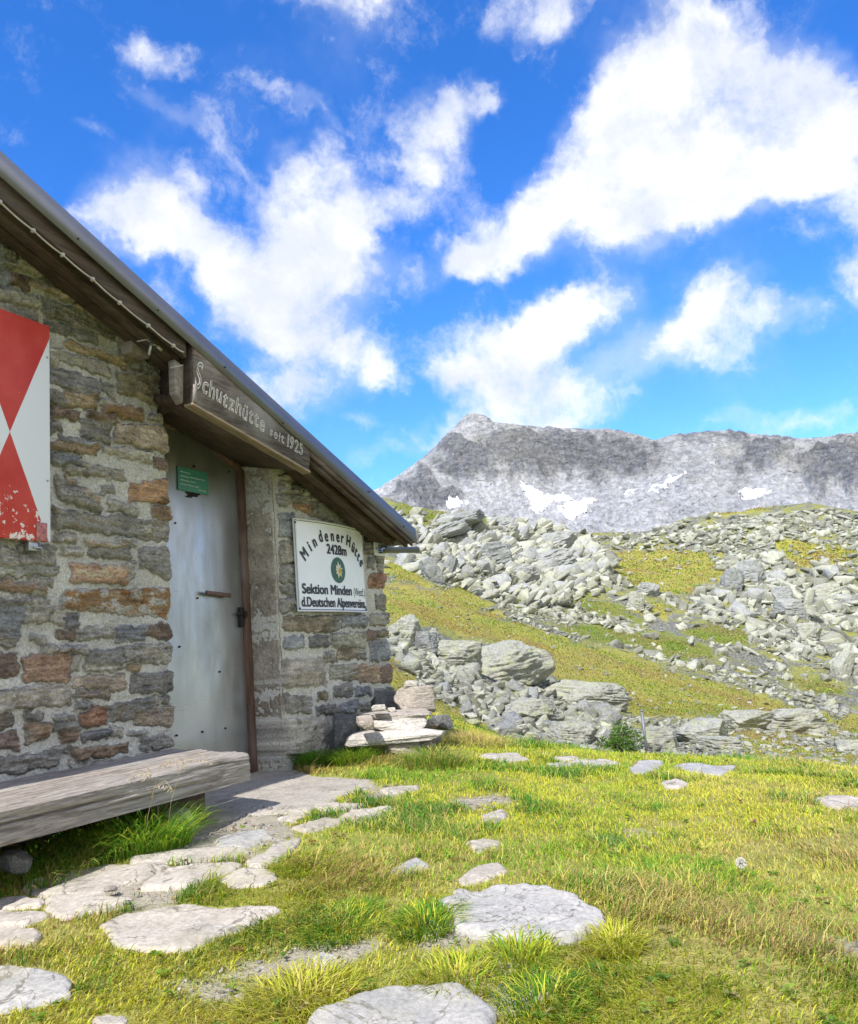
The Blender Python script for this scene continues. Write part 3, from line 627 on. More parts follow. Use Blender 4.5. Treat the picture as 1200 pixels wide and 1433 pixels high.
def coursed(x0, x1, z0, z1, rng, keys=('dg', 'g', 'lg', 'db', 'brt', 'tanl', 'g', 'lg', 'brg')):
    out = []; z = z0
    while z < z1:
        h = rng.uniform(0.07, 0.16); x = x0 + rng.uniform(0, .1)
        while x < x1:
            w = rng.uniform(0.12, 0.42); dz = rng.uniform(-.015, .015); k = rng.choice(keys)
            out.append((np.array([(x, z + h), (x + .01, z), (x + w, z + dz), (x + w - .01, z + h + dz)]), COLR[k], k)); x += w + rng.uniform(.02, .05)
        z += h + rng.uniform(.02, .045)
    return out
def masonry_field(X, Z, stones, seed, edge=0.02, depth=1.0):
    mort = (0.47, 0.46, 0.425)
    h = 0.006 * fbm(X * 9, Z * 9, 0, seed, 4) + 0.003 * fbm(X * 45, Z * 45, 0, seed + 1, 3)
    c = np.empty(X.shape + (3,)); c[:] = mort
    c *= (1 + 0.14 * fbm(X * 3, Z * 3, 0, seed + 2, 4))[..., None]; st = np.zeros(X.shape)
    wx = X + 0.015 * fbm(X * 22, Z * 22, 0, seed + 3, 3) + 0.004 * noise(X * 90, Z * 90, 0, seed + 4); wz = Z + 0.011 * fbm(X * 22, Z * 22, 0, seed + 5, 3) + 0.003 * noise(X * 90, Z * 90, 0, seed + 6)
    lay = fbm(X * 5, Z * 55, 0, seed + 7, 4, 0.6); patch = fbm(X * 14, Z * 22, 0, seed + 8, 4, 0.6); rough = ridged(X * 30, Z * 48, 0, seed + 9, 4, 0.6)
    fine = fbm(X * 70, Z * 110, 0, seed + 10, 3, 0.6)
    for k, (P, rgb, key) in enumerate(stones):
        lo, hi = P.min(0) - .03, P.max(0) + .03
        I = np.where((X >= lo[0]) & (X <= hi[0]) & (Z >= lo[1]) & (Z <= hi[1]))
        if not len(I[0]): continue
        rn = random.Random(seed * 1000 + k)
        Pj = P + np.array([[rn.uniform(-.006, .006), rn.uniform(-.005, .005)] for _ in P])
        sd = sd_poly(Pj, wx[I], wz[I]); sz = min(np.ptp(P[:, 0]), np.ptp(P[:, 1]))
        r_ = min(edge, sz * .45); cen = P.mean(0)
        sd = sd + .0105
        e = sstep(-0.003, r_, sd)
        tilt = rn.uniform(-.10, .10) * (X[I] - cen[0]) + rn.uniform(-.12, .12) * (Z[I] - cen[1])
        top = (0.014 + rn.uniform(0, .016)) * depth + tilt + 0.0045 * lay[I] + 0.006 * rough[I] + 0.0035 * fine[I]
        if key in ('bld', 'lgb'): top = top - 0.006 * lay[I] - 0.003 * rough[I] + 0.012 * patch[I] * .5
        if key == 'bld': top = top + 0.03 * sstep(0, .12, sd)
        new = e * top; h[I] = h[I] * (1 - e) + np.maximum(new, h[I] * .3)
        hue = np.array(rgb)[None, :] * (1 + 0.20 * lay[I] + 0.30 * patch[I] + rn.uniform(-.12, .12))[:, None]
        if key == 'rust':
            l_ = sstep(.15, .5, patch[I] + .25 * fine[I]); hue = hue * (1 - l_[:, None]) + np.array((.55, .54, .50)) * l_[:, None]
            o_ = sstep(.1, .5, -patch[I]) * sstep(.06, .0, sd); hue = hue * (1 - o_[:, None]) + np.array((.38, .16, .04)) * o_[:, None]
        elif key in ('g', 'dg', 'brt', 'lg', 'brg', 'ol', 'pkb'):
            l_ = sstep(.35, .75, patch[I] + rn.uniform(-.35, .2)) * .55
            alt = rn.choice([(.34, .31, .25), (.26, .20, .12), (.30, .30, .29)])
            hue = hue * (1 - l_[:, None]) + np.array(alt) * l_[:, None]
        m_ = sstep(0.0, .008, sd); c[I] = c[I] * (1 - m_[:, None]) + np.clip(hue, .02, .7) * m_[:, None]; st[I] = np.maximum(st[I], m_ * (.3 if key in ('bld', 'lgb') else 1))
    return h, c, st

PITCHR = 0.3568
def zroof(x): return 1.701 + (1.365 - np.asarray(x, float)) * PITCHR if np.ndim(x) else 1.701 + (1.365 - x) * PITCHR
RIDGE_X = -3.55
def zroof2(x): return np.minimum(zroof(x), zroof(RIDGE_X) - (RIDGE_X - np.asarray(x, float)) * PITCHR)

hut = thing('stone_hut', 'grey fieldstone mountain hut with a low pitched grey sheet roof', 'hut', (0, 0, 0))
def wall_part(xs, z0, stones, seed, ztopf, nz, edge_l=None, edge_r=None, name='wall'):
    T = np.linspace(0, 1, nz); X = np.repeat(xs[:, None], nz, 1); Z = z0 + T[None, :] * (ztopf(xs)[:, None] - z0)
    h, c, st = masonry_field(X, Z, stones, seed)
    X2 = X.copy()
    if edge_r is not None:
        w_ = sstep(edge_r - .12, edge_r, X); X2 += w_ * (0.022 * fbm(Z * 7, 0.3, 0, seed + 20, 3) + 0.010 * st * np.sign(1) - .01)
        h = h * (1 - .75 * sstep(edge_r - .025, edge_r, X)) - .02 * sstep(edge_r - .012, edge_r, X)
    if edge_l is not None:
        h = h * sstep(edge_l, edge_l + .03, X) - .006 * (1 - sstep(edge_l, edge_l + .02, X)); X2 += (1 - sstep(edge_l, edge_l + .06, X)) * 0.008 * fbm(Z * 9, 1.3, 0, seed + 21, 3)
    V = np.stack([X2, -h, Z], -1)
    ring = lambda q, yy: np.concatenate([q[..., :1], np.full(q[..., :1].shape, yy), q[..., 2:]], -1)
    V = np.concatenate([ring(V[:1], .26), V, ring(V[-1:], .26)], 0); V = np.concatenate([ring(V[:, :1], .26), V, ring(V[:, -1:], .26)], 1)
    cc = np.pad(c, ((1, 1), (1, 1), (0, 0)), 'edge'); ss = np.pad(st, ((1, 1), (1, 1)), 'edge')
    return obj(name, V.reshape(-1, 3), grid_faces(V.shape[0], V.shape[1])[:, ::-1], MAS, hut, False, {'col': cc.reshape(-1, 3), 'stone': ss.ravel()})
rng = random.Random(5)
xs = np.concatenate([np.linspace(-7.5, -2.5, 130)[:-1], np.linspace(-2.5, -1.005, 285)])
wall_part(xs, -.45, parse(LEFT) + coursed(-7.6, -2.32, -.4, 3.6, rng) + coursed(-2.3, -1.1, -.4, .16, rng), 100, lambda x: zroof2(x) - .03, 640, edge_r=-1.005)
xs = np.linspace(0.0, 1.49, 290)
wall_part(xs, -.2, parse(RIGHT) + [(np.array([(1.36, 1.55), (1.36, 1.46), (1.5, 1.45), (1.5, 1.54)]), COLR['lg'], 'lg')], 200, lambda x: zroof(x) - .02, 400, edge_l=0.0, edge_r=1.49)
# gable above the door, core behind the faces, the other three walls
MB().box(-1.02, 0.02, 0.03, .26, 2.30, 2.36).hexa([(-1.02, .03, 2.36), (.02, .03, 2.1), (.02, .26, 2.1), (-1.02, .26, 2.36), (-1.02, .03, 2.52), (.02, .03, 2.15), (.02, .26, 2.15), (-1.02, .26, 2.52)]).build('wall', DARKW, hut)
def side_wall(name, org, ux, length, zf, seed, outward):
    u = np.linspace(0, length, int(length / .03)); nz = 110; T = np.linspace(0, 1, nz)
    zt = zf(u); U = np.repeat(u[:, None], nz, 1); Z = -.5 + T[None, :] * (zt[:, None] + .5)
    r2 = random.Random(seed); h, c, st = masonry_field(U, Z, coursed(.05, length - .1, -.4, 3.6, r2), seed, .03)
    V = np.array(org) + U[..., None] * np.array(ux) + Z[..., None] * UP + h[..., None] * np.array(outward)
    obj(name, V.reshape(-1, 3), grid_faces(V.shape[0], nz), MAS, hut, True, {'col': c.reshape(-1, 3), 'stone': st.ravel()})
side_wall('wall', (1.462, .012, 0), (0, 1, 0), 5.0, lambda u: np.full(u.shape, zroof(1.5) - .03), 300, (1, 0, 0))
side_wall('wall', (-7.46, .012, 0), (0, 1, 0), 5.0, lambda u: np.full(u.shape, float(zroof2(-7.5)) - .03), 301, (-1, 0, 0))
side_wall('wall', (-7.45, 5.0, 0), (1, 0, 0), 8.9, lambda u: zroof2(u - 7.45) - .03, 302, (0, 1, 0))

# plastered jamb of the doorway
def jamb():
    ys = np.linspace(0.0, .262, 60); zs = np.linspace(-.08, 2.14, 420); Y, Z = np.meshgrid(ys, zs, indexing='ij')
    n1_ = fbm(Y * 6, Z * 6, 0, 400, 4); n2_ = fbm(Y * 25, Z * 25, 0, 401, 4)
    low = sstep(1.0, .2, Z + .35 * n1_ - .8 * (.13 - Y)); worn = .4 * sstep(-.35, .55, n1_ * .8 + n2_ * .25 + low * .5 - .42)
    h = .004 * n1_ + .002 * n2_ - .014 * worn + .003 * fbm(Y * 60, Z * 60, 0, 402, 2)
    c = np.array((.34, .30, .245)) * (1 + .22 * n1_ + .15 * n2_)[..., None]; pale = .5 * sstep(.0, .9, n2_ + low * .9 - .1)
    c = c * (1 - .6 * pale[..., None]) + np.array((.40, .37, .32)) * .6 * pale[..., None]
    c = c * (1 - .6 * worn[..., None]) + np.array((.34, .27, .20)) * .6 * worn[..., None]
    rust = sstep(.1, .6, -n1_) * low; c = c * (1 - .45 * rust[..., None]) + np.array((.20, .13, .08)) * .45 * rust[..., None]
    X = -h - .002 + .012 * (1 - sstep(0, .02, Y)) + .006 * fbm(Z * 7, Y * 3, 0, 404, 3) * (1 - sstep(0, .05, Y))
    V = np.stack([X, Y - .004, Z], -1)
    obj('door_jamb', V.reshape(-1, 3), grid_faces(60, 420), mat_plaster(), hut, True, {'col': c.reshape(-1, 3)})
jamb()
MB().box(-1.20, -1.03, .02, .26, -.1, 2.35).build('door_jamb', MAS, hut)

# door with its wooden frame
fr = MB(); fr.hexa([(-.062, .225, -.02), (-.004, .225, -.02), (-.004, .30, -.02), (-.062, .30, -.02), (-.062, .225, 2.09), (-.004, .225, 2.07), (-.004, .30, 2.07), (-.062, .30, 2.09)])
fr.hexa([(-.43, .225, 2.215), (-.05, .225, 2.065), (-.05, .30, 2.065), (-.43, .30, 2.215), (-.43, .225, 2.262), (-.012, .225, 2.115), (-.012, .30, 2.115), (-.43, .30, 2.262)])
fr.hexa([(-1.1, .225, 2.275), (-.43, .225, 2.217), (-.43, .30, 2.217), (-1.1, .30, 2.275), (-1.1, .225, 2.325), (-.43, .225, 2.26), (-.43, .30, 2.26), (-1.1, .30, 2.325)])
fr.hexa([(-1.08, .228, -.02), (-1.02, .228, -.02), (-1.02, .30, -.02), (-1.08, .30, -.02), (-1.08, .228, 2.28), (-1.02, .228, 2.28), (-1.02, .30, 2.28), (-1.08, .30, 2.28)])
fr.build('door_frame', REDW, hut, bevel=.004)
def door():
    nx, nz = 60, 130; U, T = np.meshgrid(np.linspace(0, 1, nx), np.linspace(0, 1, nz), indexing='ij')
    X = -1.03 + U * .966; top = np.where(X < -.43, 2.275 - (X + 1.03) * .097, 2.217 - (X + .43) * .395) - .004
    Z = .015 + T * (top - .015)
    Y = .252 + .0025 * fbm(X * 3, Z * 2.2, 0, 500, 3) + .0012 * np.sin(X * 9 + Z * 2)
    m = NT('aluminium_door_sheet', 0.30, 0.85, 0.5)
    a = m.noise(3, 6, 0.6, stretch=(1, 1, .25)); b = m.noise(40, 5, 0.7); d = m.noise(8, 6, .7, stretch=(1, 1, .3)); sc_ = m.noise(30, 3, .7, stretch=(.25, 1, 2.5))
    c = m.mix(m.ramp(a, .35, .65), (.34, .35, .365), (.45, .458, .47)); c = m.mix(m.ramp(d, .58, .68, 0, .4), c, (.36, .36, .37)); c = m.mix(m.ramp(sc_, .64, .70, 0, .5), c, (.25, .25, .26))
    m.done(c, m.bump(m.math('ADD', a, m.math('MULTIPLY', b, .15)), .12, .01), m.math('ADD', m.ramp(d, .3, .7, .24, .42), m.math('MULTIPLY', b, .08)))
    return obj('door', np.stack([X, Y, Z], -1).reshape(-1, 3), grid_faces(nx, nz)[:, ::-1], m.m, hut, True)
dr = door()
IRON = mat_plain('dark_iron', (.035, .03, .03), .5, .6, .3, 40); RUSTY = mat_plain('brown_painted_iron', (.13, .075, .065), .5, .3, .3, 60); STEEL = mat_plain('galvanised_steel', (.42, .43, .44), .4, .8, .2, 30)
def P_(px, py, y0):
    a, b = on_y(float(px), float(py), y0); return np.array((float(a), y0, float(b)))
a, b = P_(288, 829, .215), P_(322, 833, .215)
hb = MB(); hb.hexa([(a[0], .205, a[2] - .012), (b[0], .205, b[2] - .016), (b[0], .222, b[2] - .016), (a[0], .222, a[2] - .012), (a[0], .205, a[2] + .012), (b[0], .205, b[2] + .012), (b[0], .222, b[2] + .012), (a[0], .222, a[2] + .012)])
hb.box(b[0] - .07, b[0] - .045, .222, .25, b[2] - .012, b[2] + .01); hb.build('handle', RUSTY, dr, bevel=.003)
p = P_(337, 862, .235); lb = MB(); lb.box(p[0] - .012, p[0] + .014, .222, .25, p[2] - .075, p[2] + .06).box(p[0] - .05, p[0] + .05, .214, .23, p[2] + .005, p[2] + .022).box(p[0] + .012, p[0] + .03, .205, .24, p[2] - .012, p[2] + .035); lb.build('bolt', IRON, dr, bevel=.002)
for px, py in ((245, 732), (276, 837), (307, 940), (315, 1019), (283, 1024), (247, 1029), (271, 653), (320, 660), (251, 905)):
    p = P_(px, py, .25); MB().tube([(p[0], .252, p[2]), (p[0], .244, p[2])], .0065 if px != 271 else .010, 10).build('nail', IRON, dr)
def quadpx(pts, y0, th): return MB().prism([P_(x, y, y0) for x, y in pts], (0, th, 0))
GREENP = mat_plain('green_plate', (.06, .24, .20), .45, 0, .12, 15); WRITE = mat_plain('white_print', (.55, .68, .65), .6)
pl = quadpx([(248.5, 652), (291, 662), (292, 693), (249.5, 685)], .238, .006).build('notice_plate', GREENP, dr, bevel=.0015)
wr = MB(); rr = random.Random(2)
for (x0, y0, x1, y1) in ((252.5, 659.5, 266, 663), (252.5, 665.5, 265, 668.5), (266, 668, 280, 671.3), (280.5, 671, 287, 673.4), (252.8, 671, 266, 674.3), (267, 674, 274, 675.8), (253, 676.8, 263, 679.2), (264, 679, 272, 681.2), (273, 681, 278, 682.3), (278, 685.6, 289, 688.2)):
    n = int((x1 - x0) / 1.25); 
    for k in range(n):
        xa = x0 + (x1 - x0) * k / n; ya = y0 + (y1 - y0) * k / n; hh = rr.uniform(.55, 1.0)
        wr.prism([P_(xa, ya - hh, .2362), P_(xa + .85, ya - hh + .2, .2362), P_(xa + .85, ya + .75, .2362), P_(xa, ya + .6, .2362)], (0, .001, 0))
wr.build('lettering', WRITE, pl)
sm = MB(); [sm.prism([P_(x, y, .2475) for x, y in q], (0, .002, 0)) for q in ([(258, 688), (279.5, 691), (280, 693.5), (262, 691.5)], [(262, 691.7), (277, 693.2), (276.5, 695.8), (263, 694)], [(259, 693.5), (269, 695.2), (268.5, 697), (260, 695.5)])]; sm.build('torn_sticker', mat_plain('black_residue', (.012, .012, .016), .8), dr)

# roof: sheet, edge flashing, barge boards, purlin ends
rb = MB()
for (xa, xb, za, zb) in ((RIDGE_X, 1.40, zroof(RIDGE_X), zroof(1.40)), (-8.4, RIDGE_X, float(zroof2(-8.4)), zroof(RIDGE_X))):
    rb.hexa([(xa, -.372, za - .012), (xb, -.372, zb - .012), (xb, 5.4, zb - .012), (xa, 5.4, za - .012), (xa, -.372, za + .012), (xb, -.372, zb + .012), (xb, 5.4, zb + .012), (xa, 5.4, za + .012)])
rf = rb.build('roof', ROOFM, hut)
vf = MB()
for (xa, xb, za, zb) in ((RIDGE_X, 1.403, zroof(RIDGE_X), zroof(1.403)), (-8.4, RIDGE_X, float(zroof2(-8.4)), zroof(RIDGE_X))):
    n = 1; P0 = []
    for k in range(n):
        t0, t1 = k / n, (k + 1) / n; x0, x1 = xa + (xb - xa) * t0, xa + (xb - xa) * t1; z0_, z1_ = za + (zb - za) * t0, za + (zb - za) * t1
        vf.hexa([(x0, -.381, z0_ - .112), (x1, -.381, z1_ - .112), (x1, -.376, z1_ - .112), (x0, -.376, z0_ - .112), (x0, -.379, z0_ + .014), (x1, -.379, z1_ + .014), (x1, -.374, z1_ + .014), (x0, -.374, z0_ + .014)])
vf.box(1.395, 1.402, -.374, 5.4, zroof(1.4) - .10, zroof(1.4) + .01)
vf.build('edge_flashing', ROOFM, rf)
for px, py in ((109, 334), (221, 434), (315, 514), (396, 592), (517, 688), (565, 737)):
    p = P_(px, py, -.384); MB().tube([(p[0], -.380, p[2]), (p[0], -.387, p[2])], .006, 8).build('screw', IRON, rf)
def raked(name, xa, xb, y0, y1, o0, o1, mat, parent=hut):
    return MB().hexa([(xa, y0, zroof(xa) - o1), (xb, y0, zroof(xb) - o1), (xb, y1, zroof(xb) - o1), (xa, y1, zroof(xa) - o1), (xa, y0, zroof(xa) - o0), (xb, y0, zroof(xb) - o0), (xb, y1, zroof(xb) - o0), (xa, y1, zroof(xa) - o0)]).build(name, mat, parent, bevel=.004)
raked('barge_board', -3.5, -1.19, -.350, -.318, .05, .188, DARKW); raked('barge_board', -.075, 1.30, -.350, -.318, .05, .175, DARKW)
raked('barge_board', -.075, 1.345, -.3735, -.353, .10, .150, DARKW)
raked('rafter', -3.5, 1.23, -.262, -.19, .035, .175, DARKW); raked('rafter', -3.5, 1.20, -.135, -.055, .035, .13, DARKW)
raked('soffit_board', -3.5, 1.39, -.316, 5.3, .016, .034, DARKWY)
# purlin stubs, bracket
xa_, xb_ = P_(183, 470, -.10)[0], P_(209, 470, -.10)[0]; za_, zb_ = P_(183, 492, -.10)[2], P_(183, 450, -.10)[2]
MB().box(xa_, xb_, -.10, .05, za_, zb_ + .05).build('purlin_end', PALEW, hut, bevel=.008)
MB().prism([(-1.232, -.30, 2.42), (-1.130, -.30, 2.39), (-1.130, -.30, 2.22), (-1.182, -.30, 2.17), (-1.232, -.30, 2.225)], (0, .05, 0)).build('bracket', PALEW, hut, bevel=.006)
MB().box(1.20, 1.40, -.19, .05, 1.63, 1.72).build('purlin_end', DARKWY, hut, bevel=.008)
# porch ceiling over the door
MB().hexa([(-1.14, -.318, 2.175), (-.04, -.318, 1.965), (-.02, .24, 2.10), (-1.08, .24, 2.33), (-1.14, -.318, 2.23), (-.04, -.318, 2.02), (-.02, .24, 2.14), (-1.08, .24, 2.37)]).build('porch_ceiling', DARKW, hut)
MB().hexa([(-1.10, -.31, 2.23), (-1.075, -.31, 2.23), (-1.02, .02, 2.2), (-1.06, .02, 2.2), (-1.10, -.31, 2.43), (-1.075, -.31, 2.43), (-1.02, .02, 2.5), (-1.06, .02, 2.5)]).build('cheek_board', DARKW, hut)
# white cable clipped along the barge board
CAB = mat_plain('white_cable', (.46, .44, .39), .5)
cpx = [(-60, 243), (0, 283), (47, 323), (88, 357), (130, 391), (168, 424), (208, 456), (243, 484), (257, 493)]
cp_ = [P_(x, y, -.362) for x, y in cpx]; pts = []
for i in range(len(cp_) - 1):
    for k in range(6):
        t = k / 6; q = cp_[i] * (1 - t) + cp_[i + 1] * t; q[2] -= .006 * math.sin(math.pi * t); pts.append(q)
cable = MB().tube(pts + [cp_[-1]], .0042, 7).build('cable', CAB, hut, True)
tag(cable, None)
for q in cp_[1:-1]: MB().box(q[0] - .008, q[0] + .008, q[1] - .007, -.349, q[2] - .008, q[2] + .010).build('cable_clip', CAB, cable, bevel=.003)
MB().tube([P_(192, 478, -.23), P_(205, 475, -.24), P_(214, 482, -.25), P_(224, 486, -.26)], .004, 6).build('cable', CAB, hut, True)
MB().tube([P_(208, 497, -.26), P_(214, 470, -.26)], .010, 4).build('metal_strap', STEEL, hut)
MB().tube([P_(220, 485, -.262), P_(226, 490, -.262)], .009, 8).build('cable_socket', CAB, hut)
MB().tube([P_(238, 515, -.32), P_(256, 511, -.345)], .003, 6).build('cable', CAB, hut, True)

# water spout at the eaves
def spout():
    n = 10; V = []; r = .046; a0 = np.array((1.36, -.06, 1.585)); a1 = np.array((2.02, -.06, 1.635))
    for rad in (r, r - .005):
        for p in (a0, a1):
            for k in range(n + 1):
                t = math.pi * k / n; V.append(p + np.array((0.06 * math.sin(t) * (p is a1) - .05 * (p is a1), rad * math.cos(t), -rad * math.sin(t))))
    m = n + 1; F_ = []
    for k in range(n):
        F_ += [(k, k + 1, m + k + 1, m + k), (2 * m + k, 3 * m + k, 3 * m + k + 1, 2 * m + k + 1), (m + k, m + k + 1, 3 * m + k + 1, 3 * m + k)]
    F_ += [(0, m, 3 * m, 2 * m), (n, 2 * m + n, 3 * m + n, m + n)]
    return obj('water_spout', V, F_, mat_plain('dark_zinc', (.12, .125, .135), .4, .7, .2, 20), hut, True)
spout()

# ---- things fixed to the hut
FONT_CACHE = {}
def text_mesh(s, size=1.0, offset=0.0, outline=0.0, sx=1.0):
    cu = bpy.data.curves.new('t', 'FONT'); cu.body = s; cu.size = size; cu.offset = offset; cu.align_x = 'CENTER'; cu.resolution_u = 6
    if outline: cu.fill_mode = 'NONE'; cu.bevel_depth = outline; cu.bevel_resolution = 1
    o = bpy.data.objects.new('t', cu); col.objects.link(o)
    dg = bpy.context.evaluated_depsgraph_get(); e = o.evaluated_get(dg); me = e.to_mesh()
    V = np.array([v.co[:] for v in me.vertices]).reshape(-1, 3); Fs = [tuple(p.vertices) for p in me.polygons]
    e.to_mesh_clear(); bpy.data.objects.remove(o); bpy.data.curves.remove(cu)
    V[:, 0] *= sx
    return V, Fs

def hut_sign():
    root = thing('hut_sign', 'large white enamel hut sign with black writing and a green flower emblem', 'sign', (.235, -.03, 1.06))
    C0 = np.array(root.location)
    X0, X1 = [float(np.mean([on_y(p, q, -.048)[0] for p, q in e])) for e in (((410.3, 724.6), (417.2, 854.2)), ((506.6, 741.9), (514.4, 857.8)))]
    Z0, Z1 = [float(np.mean([on_y(p, q, -.048)[1] for p, q in e])) for e in (((417.2, 854.2), (514.4, 857.8)), ((410.3, 724.6), (506.6, 741.9)))]
    def ys(x, z):
        u = (x - X0) / (X1 - X0); v = (z - Z0) / (Z1 - Z0)
        return -.040 - .022 * (np.sin(np.clip(u, 0, 1) * math.pi) * .8 + .2) * 1.0
    def panel(x0, x1, z0, z1, off, nx=24, nz=16, th=None):
        U, W_ = np.meshgrid(np.linspace(x0, x1, nx), np.linspace(z0, z1, nz), indexing='ij')
        Wz = W_ + .007 * np.sin((U - X0) / (X1 - X0) * math.pi) * (W_ - Z0) / (Z1 - Z0)
        V = np.stack([U, ys(U, W_) - off, Wz], -1)
        if th:
            B = V.copy(); B[..., 1] += th; n = nx * nz
            F_ = [tuple(f) for f in grid_faces(nx, nz)[:, ::-1]] + [tuple(f + n) for f in grid_faces(nx, nz)]
            br = [i * nz for i in range(nx)] + [(nx - 1) * nz + j for j in range(1, nz)] + [i * nz + nz - 1 for i in range(nx - 2, -1, -1)] + [j for j in range(nz - 2, 0, -1)]
            F_ += [(br[i], br[(i + 1) % len(br)], br[(i + 1) % len(br)] + n, br[i] + n) for i in range(len(br))]
            return np.concatenate([V.reshape(-1, 3), B.reshape(-1, 3)]) - C0, F_
        return V.reshape(-1, 3) - C0, grid_faces(nx, nz)[:, ::-1]
    ENM = mat_plain('white_enamel', (.80, .82, .86), .3, 0, .04, 5, .5); BLK = mat_plain('black_enamel', (.02, .022, .028), .4); GRN = mat_plain('emblem_green', (.03, .10, .055), .4)
    V, F_ = panel(X0, X1, Z0, Z1, 0, th=.006); obj('panel', V, F_, ENM, root, True)
    fb = MB()   # thin dark border line
    for (a, b, c, d) in ((X0 + .012, X1 - .012, Z1 - .016, Z1 - .012), (X0 + .012, X1 - .012, Z0 + .012, Z0 + .016), (X0 + .012, X0 + .0155, Z0 + .016, Z1 - .016), (X1 - .0155, X1 - .012, Z0 + .016, Z1 - .016)):
        V, F_ = panel(a, b, c, d, .0022, 24 if b - a > .1 else 2, 2 if b - a > .1 else 16); fb.add(V, F_)
    fb.build('border_line', BLK, root)
    for sx_, sz_ in ((X0 + .02, Z1 - .03), (X1 - .02, Z1 - .035), (X0 + .02, Z0 + .02), (X1 - .02, Z0 + .02)):
        y = float(ys(sx_, sz_)); MB().tube([np.array((sx_, y, sz_)) - C0, np.array((sx_, y - .006, sz_)) - C0], .007, 8).build('screw', IRON, root)
    def put(mb, s, x, z, h, rot=0.0, bold=.0, width=None, sx=.8):
        V, F_ = text_mesh(s, 1.0, 0)
        if not len(V): return
        V = V * (h / .70); V[:, 0] *= sx; V[:, 0] -= (V[:, 0].min() + V[:, 0].max()) / 2
        if width: V[:, 0] *= width / np.ptp(V[:, 0])
        c, s_ = math.cos(rot), math.sin(rot); X = x + V[:, 0] * c - V[:, 1] * s_; Z = z + V[:, 0] * s_ + V[:, 1] * c
        b_ = max(bold, 0) * .8
        for q, (dx, dz) in enumerate([(0, 0)] + ([(-b_, b_ * .6), (b_, b_ * .6), (-b_, -b_ * .6), (b_, -b_ * .6)] if b_ else [])): mb.add(np.stack([X + dx, ys(X, Z) - .0028 - .00012 * q, Z + dz], -1) - C0, F_)
    def at(px, py): a, b = on_y(px, py, -.05); return float(a), float(b)
    L = [('M', 426, 776, 44), ('i', 432.6, 765.6, 38), ('n', 438.6, 759, 32), ('d', 446.6, 752, 17), ('e', 454.3, 751.2, 8), ('n', 462.6, 751, 3), ('e', 470.4, 752.2, -3), ('r', 477, 754, -8), ('H', 485.8, 758.5, -15), ('ü', 492.8, 766.6, -24), ('t', 497.2, 772.4, -31), ('t', 501, 779, -36), ('e', 505.3, 787, -42)]
    lt = MB()
    for ch, px, py, deg in L:
        x, z = at(px, py + 0.5); put(lt, ch, x - .032 * math.sin(-math.radians(deg)), z - .032 * math.cos(math.radians(deg)), .086, math.radians(deg), .0048, sx=.76)
    x, z = at(469.5, 776.3); put(lt, '2428m', x, z, .072, 0, .0048, .27)
    a, b = at(423.2, 829.2), at(490.7, 832.6); put(lt, 'Sektion Minden', (a[0] + b[0]) / 2, a[1] - .004, .070, 0, .0045, b[0] - a[0])
    a, b = at(494, 833), at(510.8, 834.0); put(lt, '(Westf.)', (a[0] + b[0]) / 2, a[1] - .004, .062, 0, -.001, b[0] - a[0])
    a, b = at(422.5, 847.6), at(512.2, 850.3); put(lt, 'd.Deutschen Alpenvereins,', (a[0] + b[0]) / 2, a[1] - .004, .068, 0, .004, b[0] - a[0])
    lt.build('lettering', BLK, root)
    # emblem: green disc with an edelweiss
    ex, ez = at(471, 798.2); R_ = .098; em = MB(); n = 40
    ring_ = [(ex + R_ * math.cos(2 * math.pi * k / n), ez + R_ * math.sin(2 * math.pi * k / n)) for k in range(n)]
    V = [np.array((ex, float(ys(ex, ez)) - .003, ez))] + [np.array((x, float(ys(x, z)) - .003, z)) for x, z in ring_]
    em.add(np.array(V) - C0, [(0, (k + 1) % n + 1, k + 1) for k in range(n)]); e_ = em.build('emblem', GRN, root)
    pt = MB()
    for k, (ang, ln, wd) in enumerate(((100, .072, .016), (62, .058, .014), (20, .055, .014), (140, .060, .016), (175, .050, .014), (215, .052, .020), (258, .066, .020), (300, .066, .015), (335, .050, .012))):
        t = math.radians(ang); q = [(0.006, -wd * .5), (ln * .45, -wd), (ln, 0), (ln * .45, wd), (0.006, wd * .5)]
        pts = [(ex + .008 + a * math.cos(t) - b * math.sin(t), ez + a * math.sin(t) + b * math.cos(t)) for a, b in q]
        pt.prism([np.array((x, float(ys(x, z)) - .0045 - .0002 * k, z)) - C0 for x, z in pts], (0, .001, 0))
    pt.build('petals', mat_plain('cream_petals', (.70, .70, .55), .5), e_)
    ct = MB()
    for (dx, dz) in ((.014, .004), (.026, -.012), (.004, -.016), (.03, .008)): ct.tube([np.array((ex + dx, float(ys(ex, ez)) - .004, ez + dz)) - C0, np.array((ex + dx, float(ys(ex, ez)) - .009, ez + dz)) - C0], .010, 10)
    ct.build('flower_centre', mat_plain('yellow_centre', (.62, .46, .05), .5), e_)
hut_sign()

